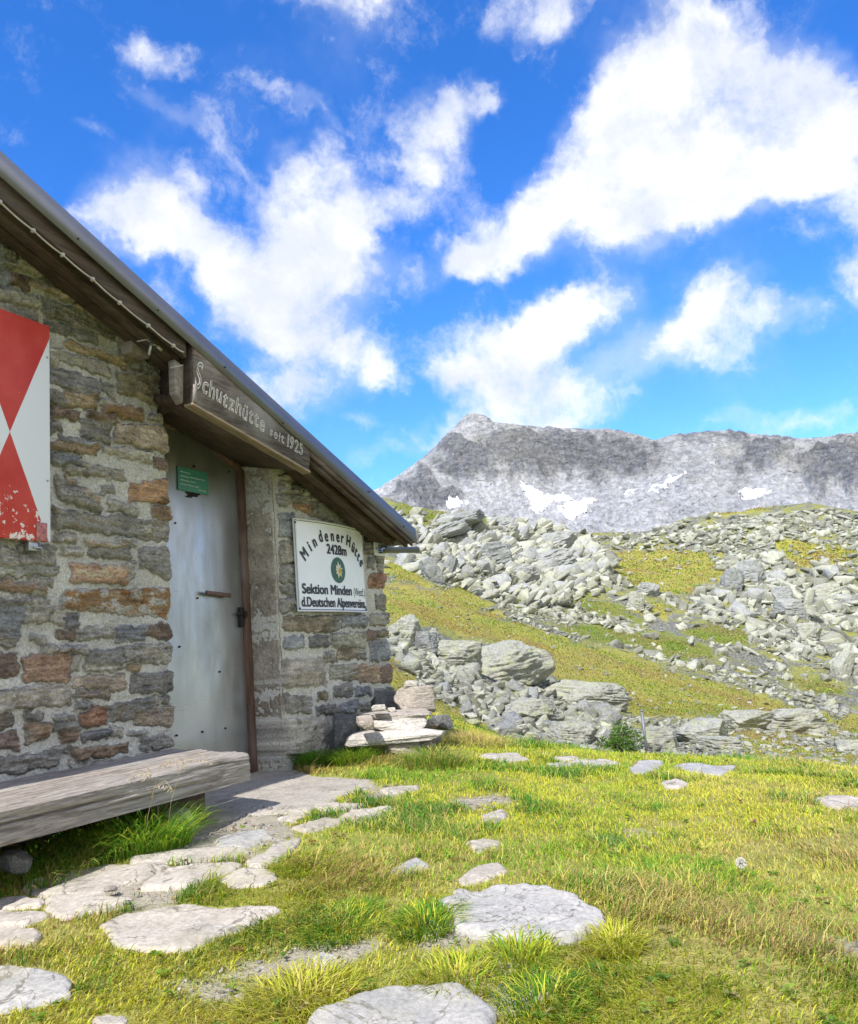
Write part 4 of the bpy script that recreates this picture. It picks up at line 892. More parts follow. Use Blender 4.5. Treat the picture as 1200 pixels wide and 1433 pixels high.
def carved_board():
    root = thing('carved_sign_board', 'long dark wooden board over the door with a carved inscription', 'sign', (-1.17, -.34, 2.2)); C0 = np.array(root.location)
    c = [(-1.178, -.3725, 2.165), (-.078, -.3725, 1.955), (-.078, -.352, 1.955), (-1.178, -.352, 2.165), (-1.155, -.3725, 2.548), (-.035, -.3725, 2.150), (-.035, -.352, 2.150), (-1.155, -.352, 2.548)]
    MB().hexa([np.array(p) - C0 for p in c]).build('board', SIGNW, root, bevel=.003)
    MB().hexa([np.array(p) - C0 for p in ((-1.176, -.351, 2.17), (-1.150, -.351, 2.17), (-1.150, -.27, 2.17), (-1.176, -.27, 2.17), (-1.156, -.351, 2.53), (-1.13, -.351, 2.53), (-1.13, -.27, 2.53), (-1.156, -.27, 2.53))]).build('end_board', DARKWY, root)
    MB().hexa([np.array(p) - C0 for p in ((-1.185, -.378, 2.148), (-.07, -.378, 1.937), (-.07, -.315, 1.937), (-1.185, -.315, 2.148), (-1.185, -.378, 2.163), (-.07, -.378, 1.953), (-.07, -.315, 1.953), (-1.185, -.315, 2.163))]).build('bottom_strip', mat_wood('pale_strip_wood', (.20, .15, .10), (.34, .27, .19), 0), root, bevel=.002)
    MB().hexa([np.array(p) - C0 for p in ((-1.180, -.379, 2.17), (-1.150, -.379, 2.165), (-1.150, -.3735, 2.165), (-1.180, -.3735, 2.17), (-1.172, -.379, 2.27), (-1.142, -.379, 2.265), (-1.142, -.3735, 2.265), (-1.172, -.3735, 2.27))]).build('corner_batten', PALEW, root)
    WH = mat_plain('chalky_white_carving', (.60, .58, .53), .9, 0, .3, 60); lt = MB(); rr = random.Random(9)
    def bl(px, py): return P_(px, py, -.3755)
    def run(s, pa, pb, h, sizes=None):
        a, b = bl(*pa), bl(*pb); d = b - a; ang = math.atan2(d[2], d[0]); L_ = math.hypot(d[0], d[2])
        # advance widths measured letter by letter
        ws = []; Vs = []
        for ch in s:
            V, F_ = text_mesh(ch, 1.0, 0, .024)
            Vs.append((V, F_)); ws.append(np.ptp(V[:, 0]) + .10 if len(V) else .3)
        tot = sum(ws); x = 0
        for i, (ch, (V, F_), w_) in enumerate(zip(s, Vs, ws)):
            hh = h * (sizes or {}).get(i, 1.0); sc_ = L_ / tot
            if len(V):
                V = V.copy(); V[:, 0] -= V[:, 0].min(); X = V[:, 0] * sc_; Z = V[:, 1] * hh / .70
                wob = .004 * noise(X * 30 + i * 7, Z * 30, 0, 5); X = X + wob; Z = Z + .005 * noise(X * 25, Z * 25 + 9, 0, 6) + rr.uniform(-.004, .004)
                X = X + x * sc_ + .12 * Z; t = ang * .9
                lt.add(np.stack([a[0] + X * math.cos(t) - Z * math.sin(t) * .55, np.full(len(X), -.3745) + V[:, 2] * .05, a[2] + X * math.sin(ang) + Z], -1) - C0, F_)
            x += w_
    run('Schutzhütte', (272, 540), (371, 605), .104, {0: 1.6, 7: 1.0})
    lt.build('carved_lettering', WH, root); lt = MB()
    run('seit 1925', (377, 608), (424, 637.5), .062, {5: 1.35, 6: 1.35, 7: 1.35, 8: 1.35})
    lt.build('carved_lettering', WH, root)
carved_board()

def shutter():
    root = thing('window_shutter', 'red and white painted wooden window shutter with an hourglass pattern', 'shutter', (-2.09, -.05, 1.36))
    m = NT('painted_shutter', .55, 0, .4)
    sx = m.n('ShaderNodeSeparateXYZ'); m.put(sx.inputs[0], m.co)
    # hourglass: red where |z - middle| outweighs |x|
    zz = m.math('ABSOLUTE', m.math('SUBTRACT', sx.outputs[2], .505)); xx = m.math('ABSOLUTE', sx.outputs[0])
    wob = m.math('MULTIPLY', m.math('SUBTRACT', m.noise(9, 3, .6), .5), .006)
    red = m.ramp(m.math('ADD', m.math('SUBTRACT', m.math('MULTIPLY', zz, .417), xx), wob), -.002, .002)
    chip = m.noise(26, 5, .7); low = m.ramp(sx.outputs[2], .42, .02, 0, .17); edge_ = m.ramp(m.math('ADD', xx, m.math('MULTIPLY', zz, .1)), .17, .25, 0, .04)
    ch = m.ramp(m.math('ADD', m.math('ADD', chip, low), edge_), .71, .735)
    smear = m.noise(5, 5, .6)
    c = m.mix(red, (.74, .76, .82), m.mix(m.ramp(smear, .35, .7), (.50, .035, .025), (.60, .07, .05)))
    c = m.mix(m.math('MULTIPLY', ch, red), c, (.78, .74, .72)); scr = m.noise(38, 5, .75); c = m.mix(m.ramp(scr, .66, .72, 0, .5), c, (.42, .42, .46))
    m.done(c, m.bump(m.math('ADD', chip, smear), .25, .004))
    MB().box(-.222, .222, -.026, 0.0, 0, 1.10).build('panel', m.m, root, bevel=.004)
    mb = MB()
    p = P_(50, 768, -.08) - np.array((-2.09, -.05, 1.36)); mb.box(p[0] - .022, p[0] + .03, -.01, .02, -.045, .0); mb.tube([(p[0], -.012, -.03), (p[0] + .04, -.02, -.03), (p[0] + .045, -.02, -.055)], .006, 6)
    mb.build('shutter_hook', STEEL, root, bevel=.002)
    MB().box(.14, .20, -.030, -.0265, .0, .09).build('hinge_plate', mat_plain('red_smeared_metal', (.42, .16, .14), .5, .3, .5, 80), root, bevel=.002)
    for x, z in ((.205, .30), (.205, .93), (-.1, .06)): MB().tube([(x, -.0265, z), (x, -.030, z)], .005, 8).build('screw', STEEL, root)
shutter()
root = thing('small_sign', 'small white trail sign near the eaves at the right corner of the hut', 'sign', (1.38, -.03, 1.52))
MB().box(-.085, .085, -.012, 0, 0, .115).build('panel', mat_plain('white_plate', (.72, .74, .78), .4), root, bevel=.002)
mb = MB()
for k, (w_, dz) in enumerate(((.05, .085), (.07, .066), (.06, .047), (.05, .03))):
    n = int(w_ / .009)
    for j in range(n): mb.box(-w_ / 2 + j * w_ / n, -w_ / 2 + (j + .7) * w_ / n, -.0135, -.012, dz - .004, dz + .004)
mb.build('lettering', mat_plain('blue_print', (.05, .10, .28), .5), root)
mb = MB()
DP = mat_plain('dark_print', (.03, .04, .06), .5)
for s_ in (-1, 1): MB().prism([(s_ * .075, -.0136, .057), (s_ * .055, -.0136, .070), (s_ * .055, -.0136, .044)], (0, .001, 0)).build('arrow', DP, root)

# ---- the bench platform
def beam(name, x0f, x1f, y0, y1, z0, z1, parent, groove=None, seed=1, org=np.zeros(3)):
    nx = 220; per = []
    def edge_pts(a, b, n): return [(a[0] + (b[0] - a[0]) * k / n, a[1] + (b[1] - a[1]) * k / n) for k in range(n)]
    r = .010; n1 = 110
    cs = edge_pts((y0, z0), (y0, z1 - r), 44) + [(y0 + r * .3, z1 - r * .3)] + edge_pts((y0 + r, z1), (y1, z1), n1) + edge_pts((y1, z1), (y1, z0), 6) + edge_pts((y1, z0), (y0, z0), 8)
    cs = np.array(cs); m = len(cs); U = np.linspace(0, 1, nx)
    V = np.zeros((nx, m, 3))
    X = x0f(cs[:, 0])[None, :] * (1 - U[:, None]) + x1f(cs[:, 0])[None, :] * U[:, None]
    Y = np.repeat(cs[None, :, 0], nx, 0); Z = np.repeat(cs[None, :, 1], nx, 0)
    n_ = .0028 * fbm(X * 1.6, Y * 22, Z * 22, seed, 4, .6); n2_ = .0022 * ridged(X * 3.0, Y * 90, Z * 90, seed + 1, 3, .6)
    front = np.abs(Y - y0) < .004; topm = np.abs(Z - z1) < .004
    wear = .012 * sstep(y0 + .07, y0, Y) * topm * (.6 + .8 * noise(X * 3, 0, 0, seed + 3))
    Z = Z + (n_ + n2_) * topm - wear; Y = Y + (n_ + n2_) * front
    if groove is not None:
        for gz, xa_, xb_, wd_, dp_ in ((groove, -9, -2.0, .0045, .024), (groove - .045, -2.4, -1.55, .0025, .012), (groove + .02, -1.75, -1.25, .002, .010), (groove - .03, -3.1, -2.5, .0025, .012), (groove - .065, -2.2, -1.3, .002, .008)):
            g = np.exp(-((Z - gz - .012 * noise(X * 1.1, gz * 90, 0, seed + 5)) / wd_) ** 2) * front * sstep(xb_, xb_ - .15, X) * sstep(xa_, xa_ + .15, X); Y = Y + g * dp_
        for gy, xa_, xb_ in ((-.70, -2.9, -1.9), (-.62, -2.3, -1.35), (-.52, -3.2, -2.3), (-.47, -2.2, -1.5), (-.57, -1.9, -1.2)):
            g = np.exp(-((Y - gy - .012 * noise(X * 1.3, gy * 90, 0, seed + 6)) / .003) ** 2) * topm * sstep(xb_, xb_ - .15, X) * sstep(xa_, xa_ + .15, X); Z = Z - g * .010
    V = np.stack([X, Y, Z], -1)
    F_ = []
    i = np.arange(nx - 1)[:, None] * m + np.arange(m)[None, :]; j = np.arange(nx - 1)[:, None] * m + (np.arange(m)[None, :] + 1) % m
    Q = np.stack([i, j, j + m, i + m], -1).reshape(-1, 4); F_ = [tuple(q) for q in Q[:, ::-1]] + [tuple(range(m)), tuple((nx - 1) * m + k for k in range(m))[::-1]]
    return obj(name, V.reshape(-1, 3) - org, F_, GREYW, parent, True)
bench = thing('wooden_bench', 'low weathered grey plank bench running along the foot of the hut wall', 'bench', (-2.4, -.4, 0))
bo = np.array((-2.4, -.4, 0.0)); lf = lambda y: np.full(np.shape(y), -3.75)
beam('front_beam', lf, lambda y: -1.03 + .36 * y, -.765, -.40, .155, .283, bench, .235, 3, bo)
beam('seat_plank', lf, lambda y: -1.03 + .36 * y, -.394, -.21, .24, .287, bench, None, 13, bo)
beam('seat_plank', lf, lambda y: -1.03 + .36 * y, -.204, -.03, .235, .283, bench, None, 23, bo)
for x in (-1.62, -3.5):
    MB().box(x - .16 - bo[0], x + .16 - bo[0], -.62 - bo[1], -.10 - bo[1], -.42, .152).build('support_block', mat_wood('dark_support_wood', (.05, .035, .028), (.11, .08, .065), 1), bench, bevel=.01)

# ------------------------------------------------------------------ ground, mountain
import bmesh
build_ground()
def mat_mountain():
    m = NT('mountain_rock', 0.95); P = m.attr('muv', 'Vector'); cr_ = m.attr('crag')
    b = m.noise(.06, 7, .7, vec=P); f = m.noise(.20, 6, .75, vec=P, dist=.6); s = m.noise(.05, 7, .72, vec=P, stretch=(1, 2.2, 1), dist=1.2)
    g = m.noise(.012, 5, .6, vec=P)
    scree = m.mix(m.ramp(b, .35, .65), (.30, .302, .30), (.46, .457, .45)); scree = m.mix(m.ramp(g, .46, .62, 0, .45), scree, (.33, .325, .27))
    scree = m.mix(m.math('MULTIPLY', m.attr('apron'), m.ramp(g, .3, .6, .4, 1.0)), scree, (.53, .528, .525))
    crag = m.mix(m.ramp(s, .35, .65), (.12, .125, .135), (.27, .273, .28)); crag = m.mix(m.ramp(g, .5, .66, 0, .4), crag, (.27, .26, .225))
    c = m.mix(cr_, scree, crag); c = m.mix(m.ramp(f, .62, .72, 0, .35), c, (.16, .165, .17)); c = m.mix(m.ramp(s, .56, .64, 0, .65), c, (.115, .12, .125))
    grit = m.noise(.16, 8, .8, vec=P, dist=.5); c = m.mix(1.0, c, m.ramp(grit, .38, .62, .68, 1.18), 'MULTIPLY')
    return m.done(c, m.bump(m.math('ADD', m.math('MULTIPLY', s, 1.5), m.math('ADD', b, m.math('MULTIPLY', f, .35))), .9, 7.0))
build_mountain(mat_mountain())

# ------------------------------------------------------------------ slab, flagstones
def stone_slab(name, poly, top, mat, seed, z_of, th=.07, rough=.006, n_out=96, edge=.012, skirt=.10):
    """flat stone with a broken outline; poly in metres around its centre"""
    P = np.asarray(poly, float); c = P.mean(0); Q = np.concatenate([P, P[:1]]); L_ = np.concatenate([[0], np.cumsum(np.hypot(*np.diff(Q, axis=0).T))])
    t = np.linspace(0, L_[-1], n_out, endpoint=False); ox = np.interp(t, L_, Q[:, 0]); oy = np.interp(t, L_, Q[:, 1])
    for _ in range(1): ox = .5 * ox + .25 * (np.roll(ox, 1) + np.roll(ox, -1)); oy = .5 * oy + .25 * (np.roll(oy, 1) + np.roll(oy, -1))
    R_ = np.hypot(ox - c[0], oy - c[1]); a = np.arctan2(oy - c[1], ox - c[0])
    R_ = R_ * (1.03 + .06 * fbm(np.cos(a) * 4 + seed, np.sin(a) * 3, 0, seed, 4) ) + .004 * noise(np.cos(a) * 14, np.sin(a) * 14 + seed, 0, seed + 3)
    fr_ = np.array([0, .12, .25, .38, .5, .61, .71, .8, .87, .925, .965, .99, 1.0, 1.005, .99]); V = []
    for k, f in enumerate(fr_):
        x = c[0] + R_ * f * np.cos(a); y = c[1] + R_ * f * np.sin(a)
        dist = R_ * (1 - min(f, 1)); drop = edge * .55 * (1 - sstep(0, edge, dist)) if f > .5 else 0 * dist
        z = top + rough * fbm(x * 7, y * 7, 0, seed + 5, 4) + rough * .5 * np.round(1.4 * fbm(x * 3.2, y * 5, 0, seed + 6, 3)) - drop
        if k == len(fr_) - 2: z = z - skirt * .3
        if k == len(fr_) - 1: z = z - skirt
        V.append(np.stack([x, y, z_of(x, y) + z], -1))
    V = np.stack(V); n = n_out; m = len(fr_); i = np.arange(m - 1)[:, None] * n + np.arange(n)[None, :]; j = np.arange(m - 1)[:, None] * n + (np.arange(n)[None, :] + 1) % n
    F_ = np.stack([i, i + n, j + n, j], -1).reshape(-1, 4)
    cz = float(z_of(c[0], c[1])); o = obj(name, V.reshape(-1, 3) - (c[0], c[1], cz), F_[:, ::-1], mat, None, True); o.location = (c[0], c[1], cz)
    return o
def mat_flag(name, base, warm):
    m = NT(name, .85, 0, .25); P = m.gp
    a = m.noise(7, 6, .65, vec=P, dist=.4); b = m.noise(60, 5, .7, vec=P); s = m.noise(9, 6, .7, vec=P, stretch=(1, 3.5, 1)); v = m.noise(2.0, 4, .6, vec=P)
    c = m.mix(m.ramp(a, .35, .65), base, warm); c = m.mix(1.0, c, m.ramp(b, .3, .7, .76, 1.16), 'MULTIPLY'); c = m.mix(m.ramp(s, .58, .70, 0, .5), c, tuple(q * .42 for q in base))
    ck = m.ramp(m.math('ABSOLUTE', m.math('SUBTRACT', m.noise(3.2, 5, .55, vec=P, dist=1.0), .5)), .0, .012, .75, 0); c = m.mix(ck, c, (.13, .115, .09))
    c = m.mix(m.ramp(v, .52, .68, 0, .4), c, (.30, .28, .18)); c = m.mix(m.ramp(b, .64, .70, 0, .5), c, (.12, .115, .10))
    return m.done(c, m.bump(m.math('ADD', m.math('MULTIPLY', s, 1.2), m.math('ADD', a, m.math('MULTIPLY', b, .5))), .7, .012))
FG = mat_flag('grey_gneiss_flag', (.36, .355, .34), (.47, .45, .42)); FT = mat_flag('tan_gneiss_flag', (.41, .365, .31), (.52, .47, .41))
FC = mat_flag('rough_concrete', (.36, .325, .285), (.43, .395, .345))
for k, (lab, _) in enumerate(FLAGS):
    P = FLAGG[k]
    if np.isnan(P).any(): print('flag miss', k, lab); continue
    o = stone_slab('flagstone', P, .010 + .002 * (k % 3) + (.018 if k in (21, 22) else 0), FG if k in (8, 16, 19, 21, 22, 23, 24, 30, 31) else FT, 600 + k * 3, terr, rough=.005)
    tag(o, lab, 'flagstone', 'flagstones laid in the meadow and in front of the door')
o = stone_slab('door_slab', SLAB, .012, FC, 590, lambda x, y: 0 * np.asarray(x, float) - .005, rough=.003, n_out=200, edge=.02, skirt=.2)
tag(o, 'rough concrete door slab with a shaded strip along the hut wall', 'door slab')

# ------------------------------------------------------------------ stones
def ico(level):
    t = (1 + 5 ** .5) / 2
    V = [(-1,t,0),(1,t,0),(-1,-t,0),(1,-t,0),(0,-1,t),(0,1,t),(0,-1,-t),(0,1,-t),(t,0,-1),(t,0,1),(-t,0,-1),(-t,0,1)]; V = [tuple(np.array(v) / np.linalg.norm(v)) for v in V]
    F_ = [(0,11,5),(0,5,1),(0,1,7),(0,7,10),(0,10,11),(1,5,9),(5,11,4),(11,10,2),(10,7,6),(7,1,8),(3,9,4),(3,4,2),(3,2,6),(3,6,8),(3,8,9),(4,9,5),(2,4,11),(6,2,10),(8,6,7),(9,8,1)]
    for _ in range(level):
        cache = {}; F2 = []
        def mid(a, b):
            k = (min(a, b), max(a, b))
            if k not in cache:
                q = np.array(V[a]) + np.array(V[b]); V.append(tuple(q / np.linalg.norm(q))); cache[k] = len(V) - 1
            return cache[k]
        for a, b, c in F_:
            ab, bc, ca_ = mid(a, b), mid(b, c), mid(c, a); F2 += [(a, ab, ca_), (b, bc, ab), (c, ca_, bc), (ab, bc, ca_)]
        F_ = F2
    return np.array(V), np.array(F_)
ICO = {l: ico(l) for l in (1, 2, 3, 4, 5)}
def rock_shape(seed, level=3, flat=.55, planes=12, rough=.02, round_=0.0):
    """a broken block: a ball cut by planes, then weathered; unit half-width, layered"""
    rn = np.random.RandomState(seed); V, F_ = ICO[level]
    N = rn.normal(size=(planes, 3)); N /= np.linalg.norm(N, axis=1)[:, None]; Hh = rn.uniform(.55, .95, planes)
    N = np.concatenate([N, [[0, 0, 1], [0, 0, -1], [.15, .05, 1], [1, 0, .1], [-1, .1, 0], [.1, 1, 0], [0, -1, .1]]]); N /= np.linalg.norm(N, axis=1)[:, None]; Hh = np.concatenate([Hh, [.62, .6, .66], rn.uniform(.7, .95, 4)])
    D = V @ N.T; r = np.where(D > 1e-3, Hh[None, :] / np.maximum(D, 1e-3), 9).min(1); r = np.minimum(r, 1.15)
    r = r * (1 - round_) + round_ * .8
    P = V * r[:, None]; P = P * (1 + rough * 2 * fbm(P[:, 0] * 2.5, P[:, 1] * 2.5, P[:, 2] * 2.5 + seed, seed, 4)[:, None]); P += V * (rough * ridged(P[:, 0] * 3, P[:, 1] * 3, P[:, 2] * 11, seed + 2, 3))[:, None]
    return P * np.array([1, .8, flat]), F_
def rotm(ax_, ay_, az2): return np.array(Euler((ax_, ay_, az2)).to_matrix())

GNEISS = mat_rock('lichen_gneiss', (.37, .37, .315), (.40, .42, .23), .75, (.085, .085, .078), .8)
GREYG = mat_rock('grey_gneiss', (.32, .325, .315), (.40, .42, .28), .55, (.07, .07, .068), .7)
WARMG = mat_rock('warm_gneiss', (.44, .39, .345), (.40, .36, .28), .4, (.15, .11, .085), 4.0)
WHITEG = mat_rock('white_gneiss', (.58, .54, .50), (.5, .46, .38), .4, (.22, .18, .14), 5.0)
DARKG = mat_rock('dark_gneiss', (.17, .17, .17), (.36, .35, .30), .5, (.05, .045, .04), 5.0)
BROWNG = mat_rock('brown_gneiss', (.25, .20, .16), (.36, .33, .27), .4, (.09, .07, .05), 4.0)

def block_shape(seed, level, round_):
    rn = np.random.RandomState(seed); V, F_ = ICO[level]; V = V @ rotm(.5, .3, .2).T
    C_ = V / np.abs(V).max(1)[:, None]; k = .80 - .75 * round_; P = C_ * k + V * (1 - k)
    for _ in range(5):
        nrm = rn.normal(size=3); nrm /= np.linalg.norm(nrm); h_ = rn.uniform(.80, 1.02); d = P @ nrm; P = P - np.maximum(d - h_, 0)[:, None] * nrm
    P[:, 0] += P[:, 2] * rn.uniform(-.12, .12); P *= 1 + .03 * fbm(P[:, 0] * 2, P[:, 1] * 2, P[:, 2] * 2 + seed, seed, 4)[:, None]
    P += V * (.022 * fbm(P[:, 0] * 5, P[:, 1] * 5, P[:, 2] * 8, seed + 2, 4))[:, None]
    return P, F_

# cairn at the corner of the hut
CG = 'stones of the little wall of piled stones at the corner of the hut'
def pile_stone(label, px0, px1, py0, py1, y0, depth, mat, seed, rz=0.0, ry=0.0, flat=None, level=4, round_=0.0, name='stone'):
    cx_, cz_ = on_y((px0 + px1) / 2., (py0 + py1) / 2., y0); c = np.array((float(cx_), y0, float(cz_))); D = np.linalg.norm(c - CAM); L_ = (px1 - px0) * D / F_PX; h_ = (py1 - py0) * D / F_PX
    V, F_ = block_shape(seed, level, round_)
    V = V / np.abs(V).max(0); V = V * np.array([L_ / 2, depth / 2, h_ / 2]); V = V @ rotm(0, ry, YAW - math.pi / 2 + rz).T
    o = obj(name, V, F_, mat, None, False); o.location = tuple(c); return tag(o, label, 'stone', CG)
pile_stone('big square block on top of the stone pile, its right face brown', 553, 607, 960, 999, -.52, .17, WARMG, 31, .35, .0)
pile_stone('small white stone balanced on the square block', 565, 584, 952, 964, -.52, .07, WHITEG, 32, .3)
pile_stone('little flat white stone left of the square block', 519, 540, 986, 995, -.50, .09, WHITEG, 33, .1)
pile_stone('tiny white pebble between the flat white stone and the square block', 542, 553, 990, 996, -.50, .05, WHITEG, 45, .1)
pile_stone('thin flat slab carrying the square block', 506, 604, 994, 1006, -.50, .34, WARMG, 34, .05, .01)
pile_stone('thick bright slab in the middle of the stone pile', 520, 597, 1003, 1020, -.54, .32, WHITEG, 35, .0, -.01)
pile_stone('rounded yellowish stone at the left end of the thick bright slab', 499, 522, 1001, 1021, -.50, .20, WARMG, 36, .2, 0, None, 4, .3)
pile_stone('pinkish stone at the right end of the thick bright slab', 588, 612, 1007, 1018, -.50, .16, WARMG, 37, .3)
pile_stone('dark angular stone sticking out at the right end of the pile', 604, 631, 1001, 1021, -.48, .20, DARKG, 38, .5)
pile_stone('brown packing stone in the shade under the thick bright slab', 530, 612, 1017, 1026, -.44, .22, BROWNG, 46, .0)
pile_stone('long pale slab at the bottom of the stone pile', 484, 622, 1021, 1037, -.55, .38, WHITEG, 39, .03, .0)
pile_stone('brown flat stone under the right end of the long pale slab', 560, 615, 1032, 1042, -.46, .25, BROWNG, 40, .2)
pile_stone('round grey boulder half sunk in the grass below the long pale slab', 537, 588, 1036, 1062, -.60, .24, WARMG, 41, .2, 0, None, 4, .35)
pile_stone('stone in the grass right of the sunken boulder under the pile', 578, 606, 1034, 1052, -.50, .2, WARMG, 42, .2, 0, None, 4, .2)
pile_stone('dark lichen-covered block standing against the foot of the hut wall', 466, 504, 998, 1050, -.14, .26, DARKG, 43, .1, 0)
pile_stone('low grey stone between the hut corner and the stone pile', 520, 560, 968, 994, -.20, .26, DARKG, 44, .2, 0)
pile_stone('white jagged boulder beside the grass under the bench end', 232, 270, 1133, 1170, -.66, .20, WHITEG, 47, .3, .1)
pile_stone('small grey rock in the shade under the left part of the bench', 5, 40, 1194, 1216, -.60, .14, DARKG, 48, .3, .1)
for o in bpy.data.objects:
    if o.get('label', '').startswith(('white jagged', 'small grey rock')): del o['group']
h_ = hit(155, 1256)[0]; V, F_ = rock_shape(60, 2, .7, 9, .02); o = obj('pebble', V * .022, F_, WARMG); o.location = (h_[0], h_[1], h_[2] + .03); tag(o, 'small pebble lying on the edge of a flagstone near the bench', 'pebble')

# ------------------------------------------------------------------ boulders and scree on the far slope
NPR = np.random.RandomState(12)
def hull_rock(seed, n, flat, long_=1.0, cham=0.0):
    rn = np.random.RandomState(seed); bm = bmesh.new(); P = rn.uniform(-1, 1, (n, 3)); P = P / np.maximum(np.abs(P).max(1), .35)[:, None] * rn.uniform(.72, 1.0, (n, 1)); P *= (long_, .8, flat)
    vs = [bm.verts.new(p) for p in P]; r = bmesh.ops.convex_hull(bm, input=vs); bmesh.ops.delete(bm, geom=[v for v in bm.verts if not v.link_faces], context='VERTS')
    bmesh.ops.dissolve_limit(bm, angle_limit=.16, verts=bm.verts, edges=bm.edges)
    if cham: bmesh.ops.bevel(bm, geom=list(bm.edges) + list(bm.verts), offset=cham, segments=1, affect='EDGES')
    bmesh.ops.triangulate(bm, faces=bm.faces); bm.verts.index_update(); V = np.array([v.co[:] for v in bm.verts]); F_ = np.array([[v.index for v in f.verts] for f in bm.faces]); bm.free(); return V, F_
ARCH = [hull_rock(100 + k, 15, (.5, .65, .4, .8, .55, .45)[k % 6], 1.0, .035) for k in range(14)]
ARCH2 = [hull_rock(300 + k, 13, (.5, .65, .4, .8, .55, .45)[k % 6], 1.0, .03) for k in range(14)]
SLABS = [hull_rock(400 + k, 13, .28, 1.5, .03) for k in range(8)]
ARCH1 = [hull_rock(200 + k, 11, (.5, .4, .7, .35)[k % 4]) for k in range(14)]
def in_poly_samples(poly, n):
    P = np.array(poly, float); lo, hi = P.min(0), P.max(0); out = np.zeros((0, 2))
    while len(out) < n:
        q = NPR.uniform(lo, hi, (n * 3, 2)); out = np.concatenate([out, q[sd_poly(P, q[:, 0], q[:, 1]) > 0]])
    return out[:n]
def hit_many(q):
    h = hit(q[:, 0], q[:, 1], 16, 400, 260); ok = ~np.isnan(h[:, 0]); return h, ok
# polygon, count, size range (px), tilt (sloping slabs), material bias, avoid turf
SCREE = [
 ([(700,850),(760,800),(860,790),(960,850),(1060,800),(1210,800),(1210,1005),(1080,975),(960,935),(860,905),(780,868)], 3600, (3, 20), 0.5),
 ([(1000,790),(1210,770),(1210,960),(1060,900),(960,860)], 1200, (6, 30), 0.5),
 ([(600,815),(700,835),(860,885),(1000,935),(1200,990),(1200,1010),(1000,960),(860,918),(700,862),(600,832)], 1000, (2.5,10), .4),
 ([(330,760),(545,705),(545,900),(330,930)], 900, (3, 18), .5),
 ([(850,740),(1210,725),(1210,800),(1000,800),(860,800)], 700, (4, 16), .4),
 ([(560,790),(700,800),(860,850),(860,880),(700,835),(600,822)], 900, (2.2, 6), .3),
 ([(545,715),(760,735),(860,790),(800,850),(700,850),(560,790)], 3200, (3, 34), .55),
 ([(620,722),(800,735),(1000,722),(1210,712),(1210,800),(860,800),(720,780)], 3200, (2.2, 13), .35),
 ([(540,880),(600,890),(700,925),(800,960),(860,1000),(850,1062),(740,1046),(660,1015),(590,985),(545,930)], 2500, (4, 30), .45),
 ([(850,1000),(1000,1005),(1150,1010),(1210,1030),(1210,1085),(1060,1068),(900,1060),(840,1040)], 2300, (2.5, 11), .3),
 ([(545,825),(700,860),(860,920),(1000,960),(1200,1020),(1200,1035),(900,1000),(760,960),(600,895)], 420, (2.5, 8), .2),
 ([(860,760),(1200,750),(1200,830),(900,850)], 500, (2.5, 7), .2),
]
def turf_at(h):
    g, e = cover(h[:, 0], h[:, 1], h[:, 2]); return np.maximum(g, e)
stuffV, stuffF, nv = [], [], 0; cand = []
for si, (poly, n, (s0, s1), tilt) in enumerate(SCREE):
    q = in_poly_samples(poly, n); h, ok = hit_many(q); h = h[ok]; q = q[ok]
    t = np.maximum(turf_at(h), (.9 if si in (0, 1, 3, 7, 11) else (.8 if si in (6, 8) else 0)) * sstep(.06, .30, fbm(h[:, 0] / 13, h[:, 1] / 13, 0, 91, 3))); keep = (NPR.rand(len(h)) > t * (.93 if si not in (9, 10, 11) else .3)); h = h[keep]; q = q[keep]
    D = np.linalg.norm(h - CAM, axis=1); u = NPR.rand(len(h)); spx = s0 + (s1 - s0) * u ** 2.6
    for k in range(len(h)): cand.append((spx[k], h[k], spx[k] * D[k] / F_PX * .5, tilt, si))
cand.sort(key=lambda c: -c[0])
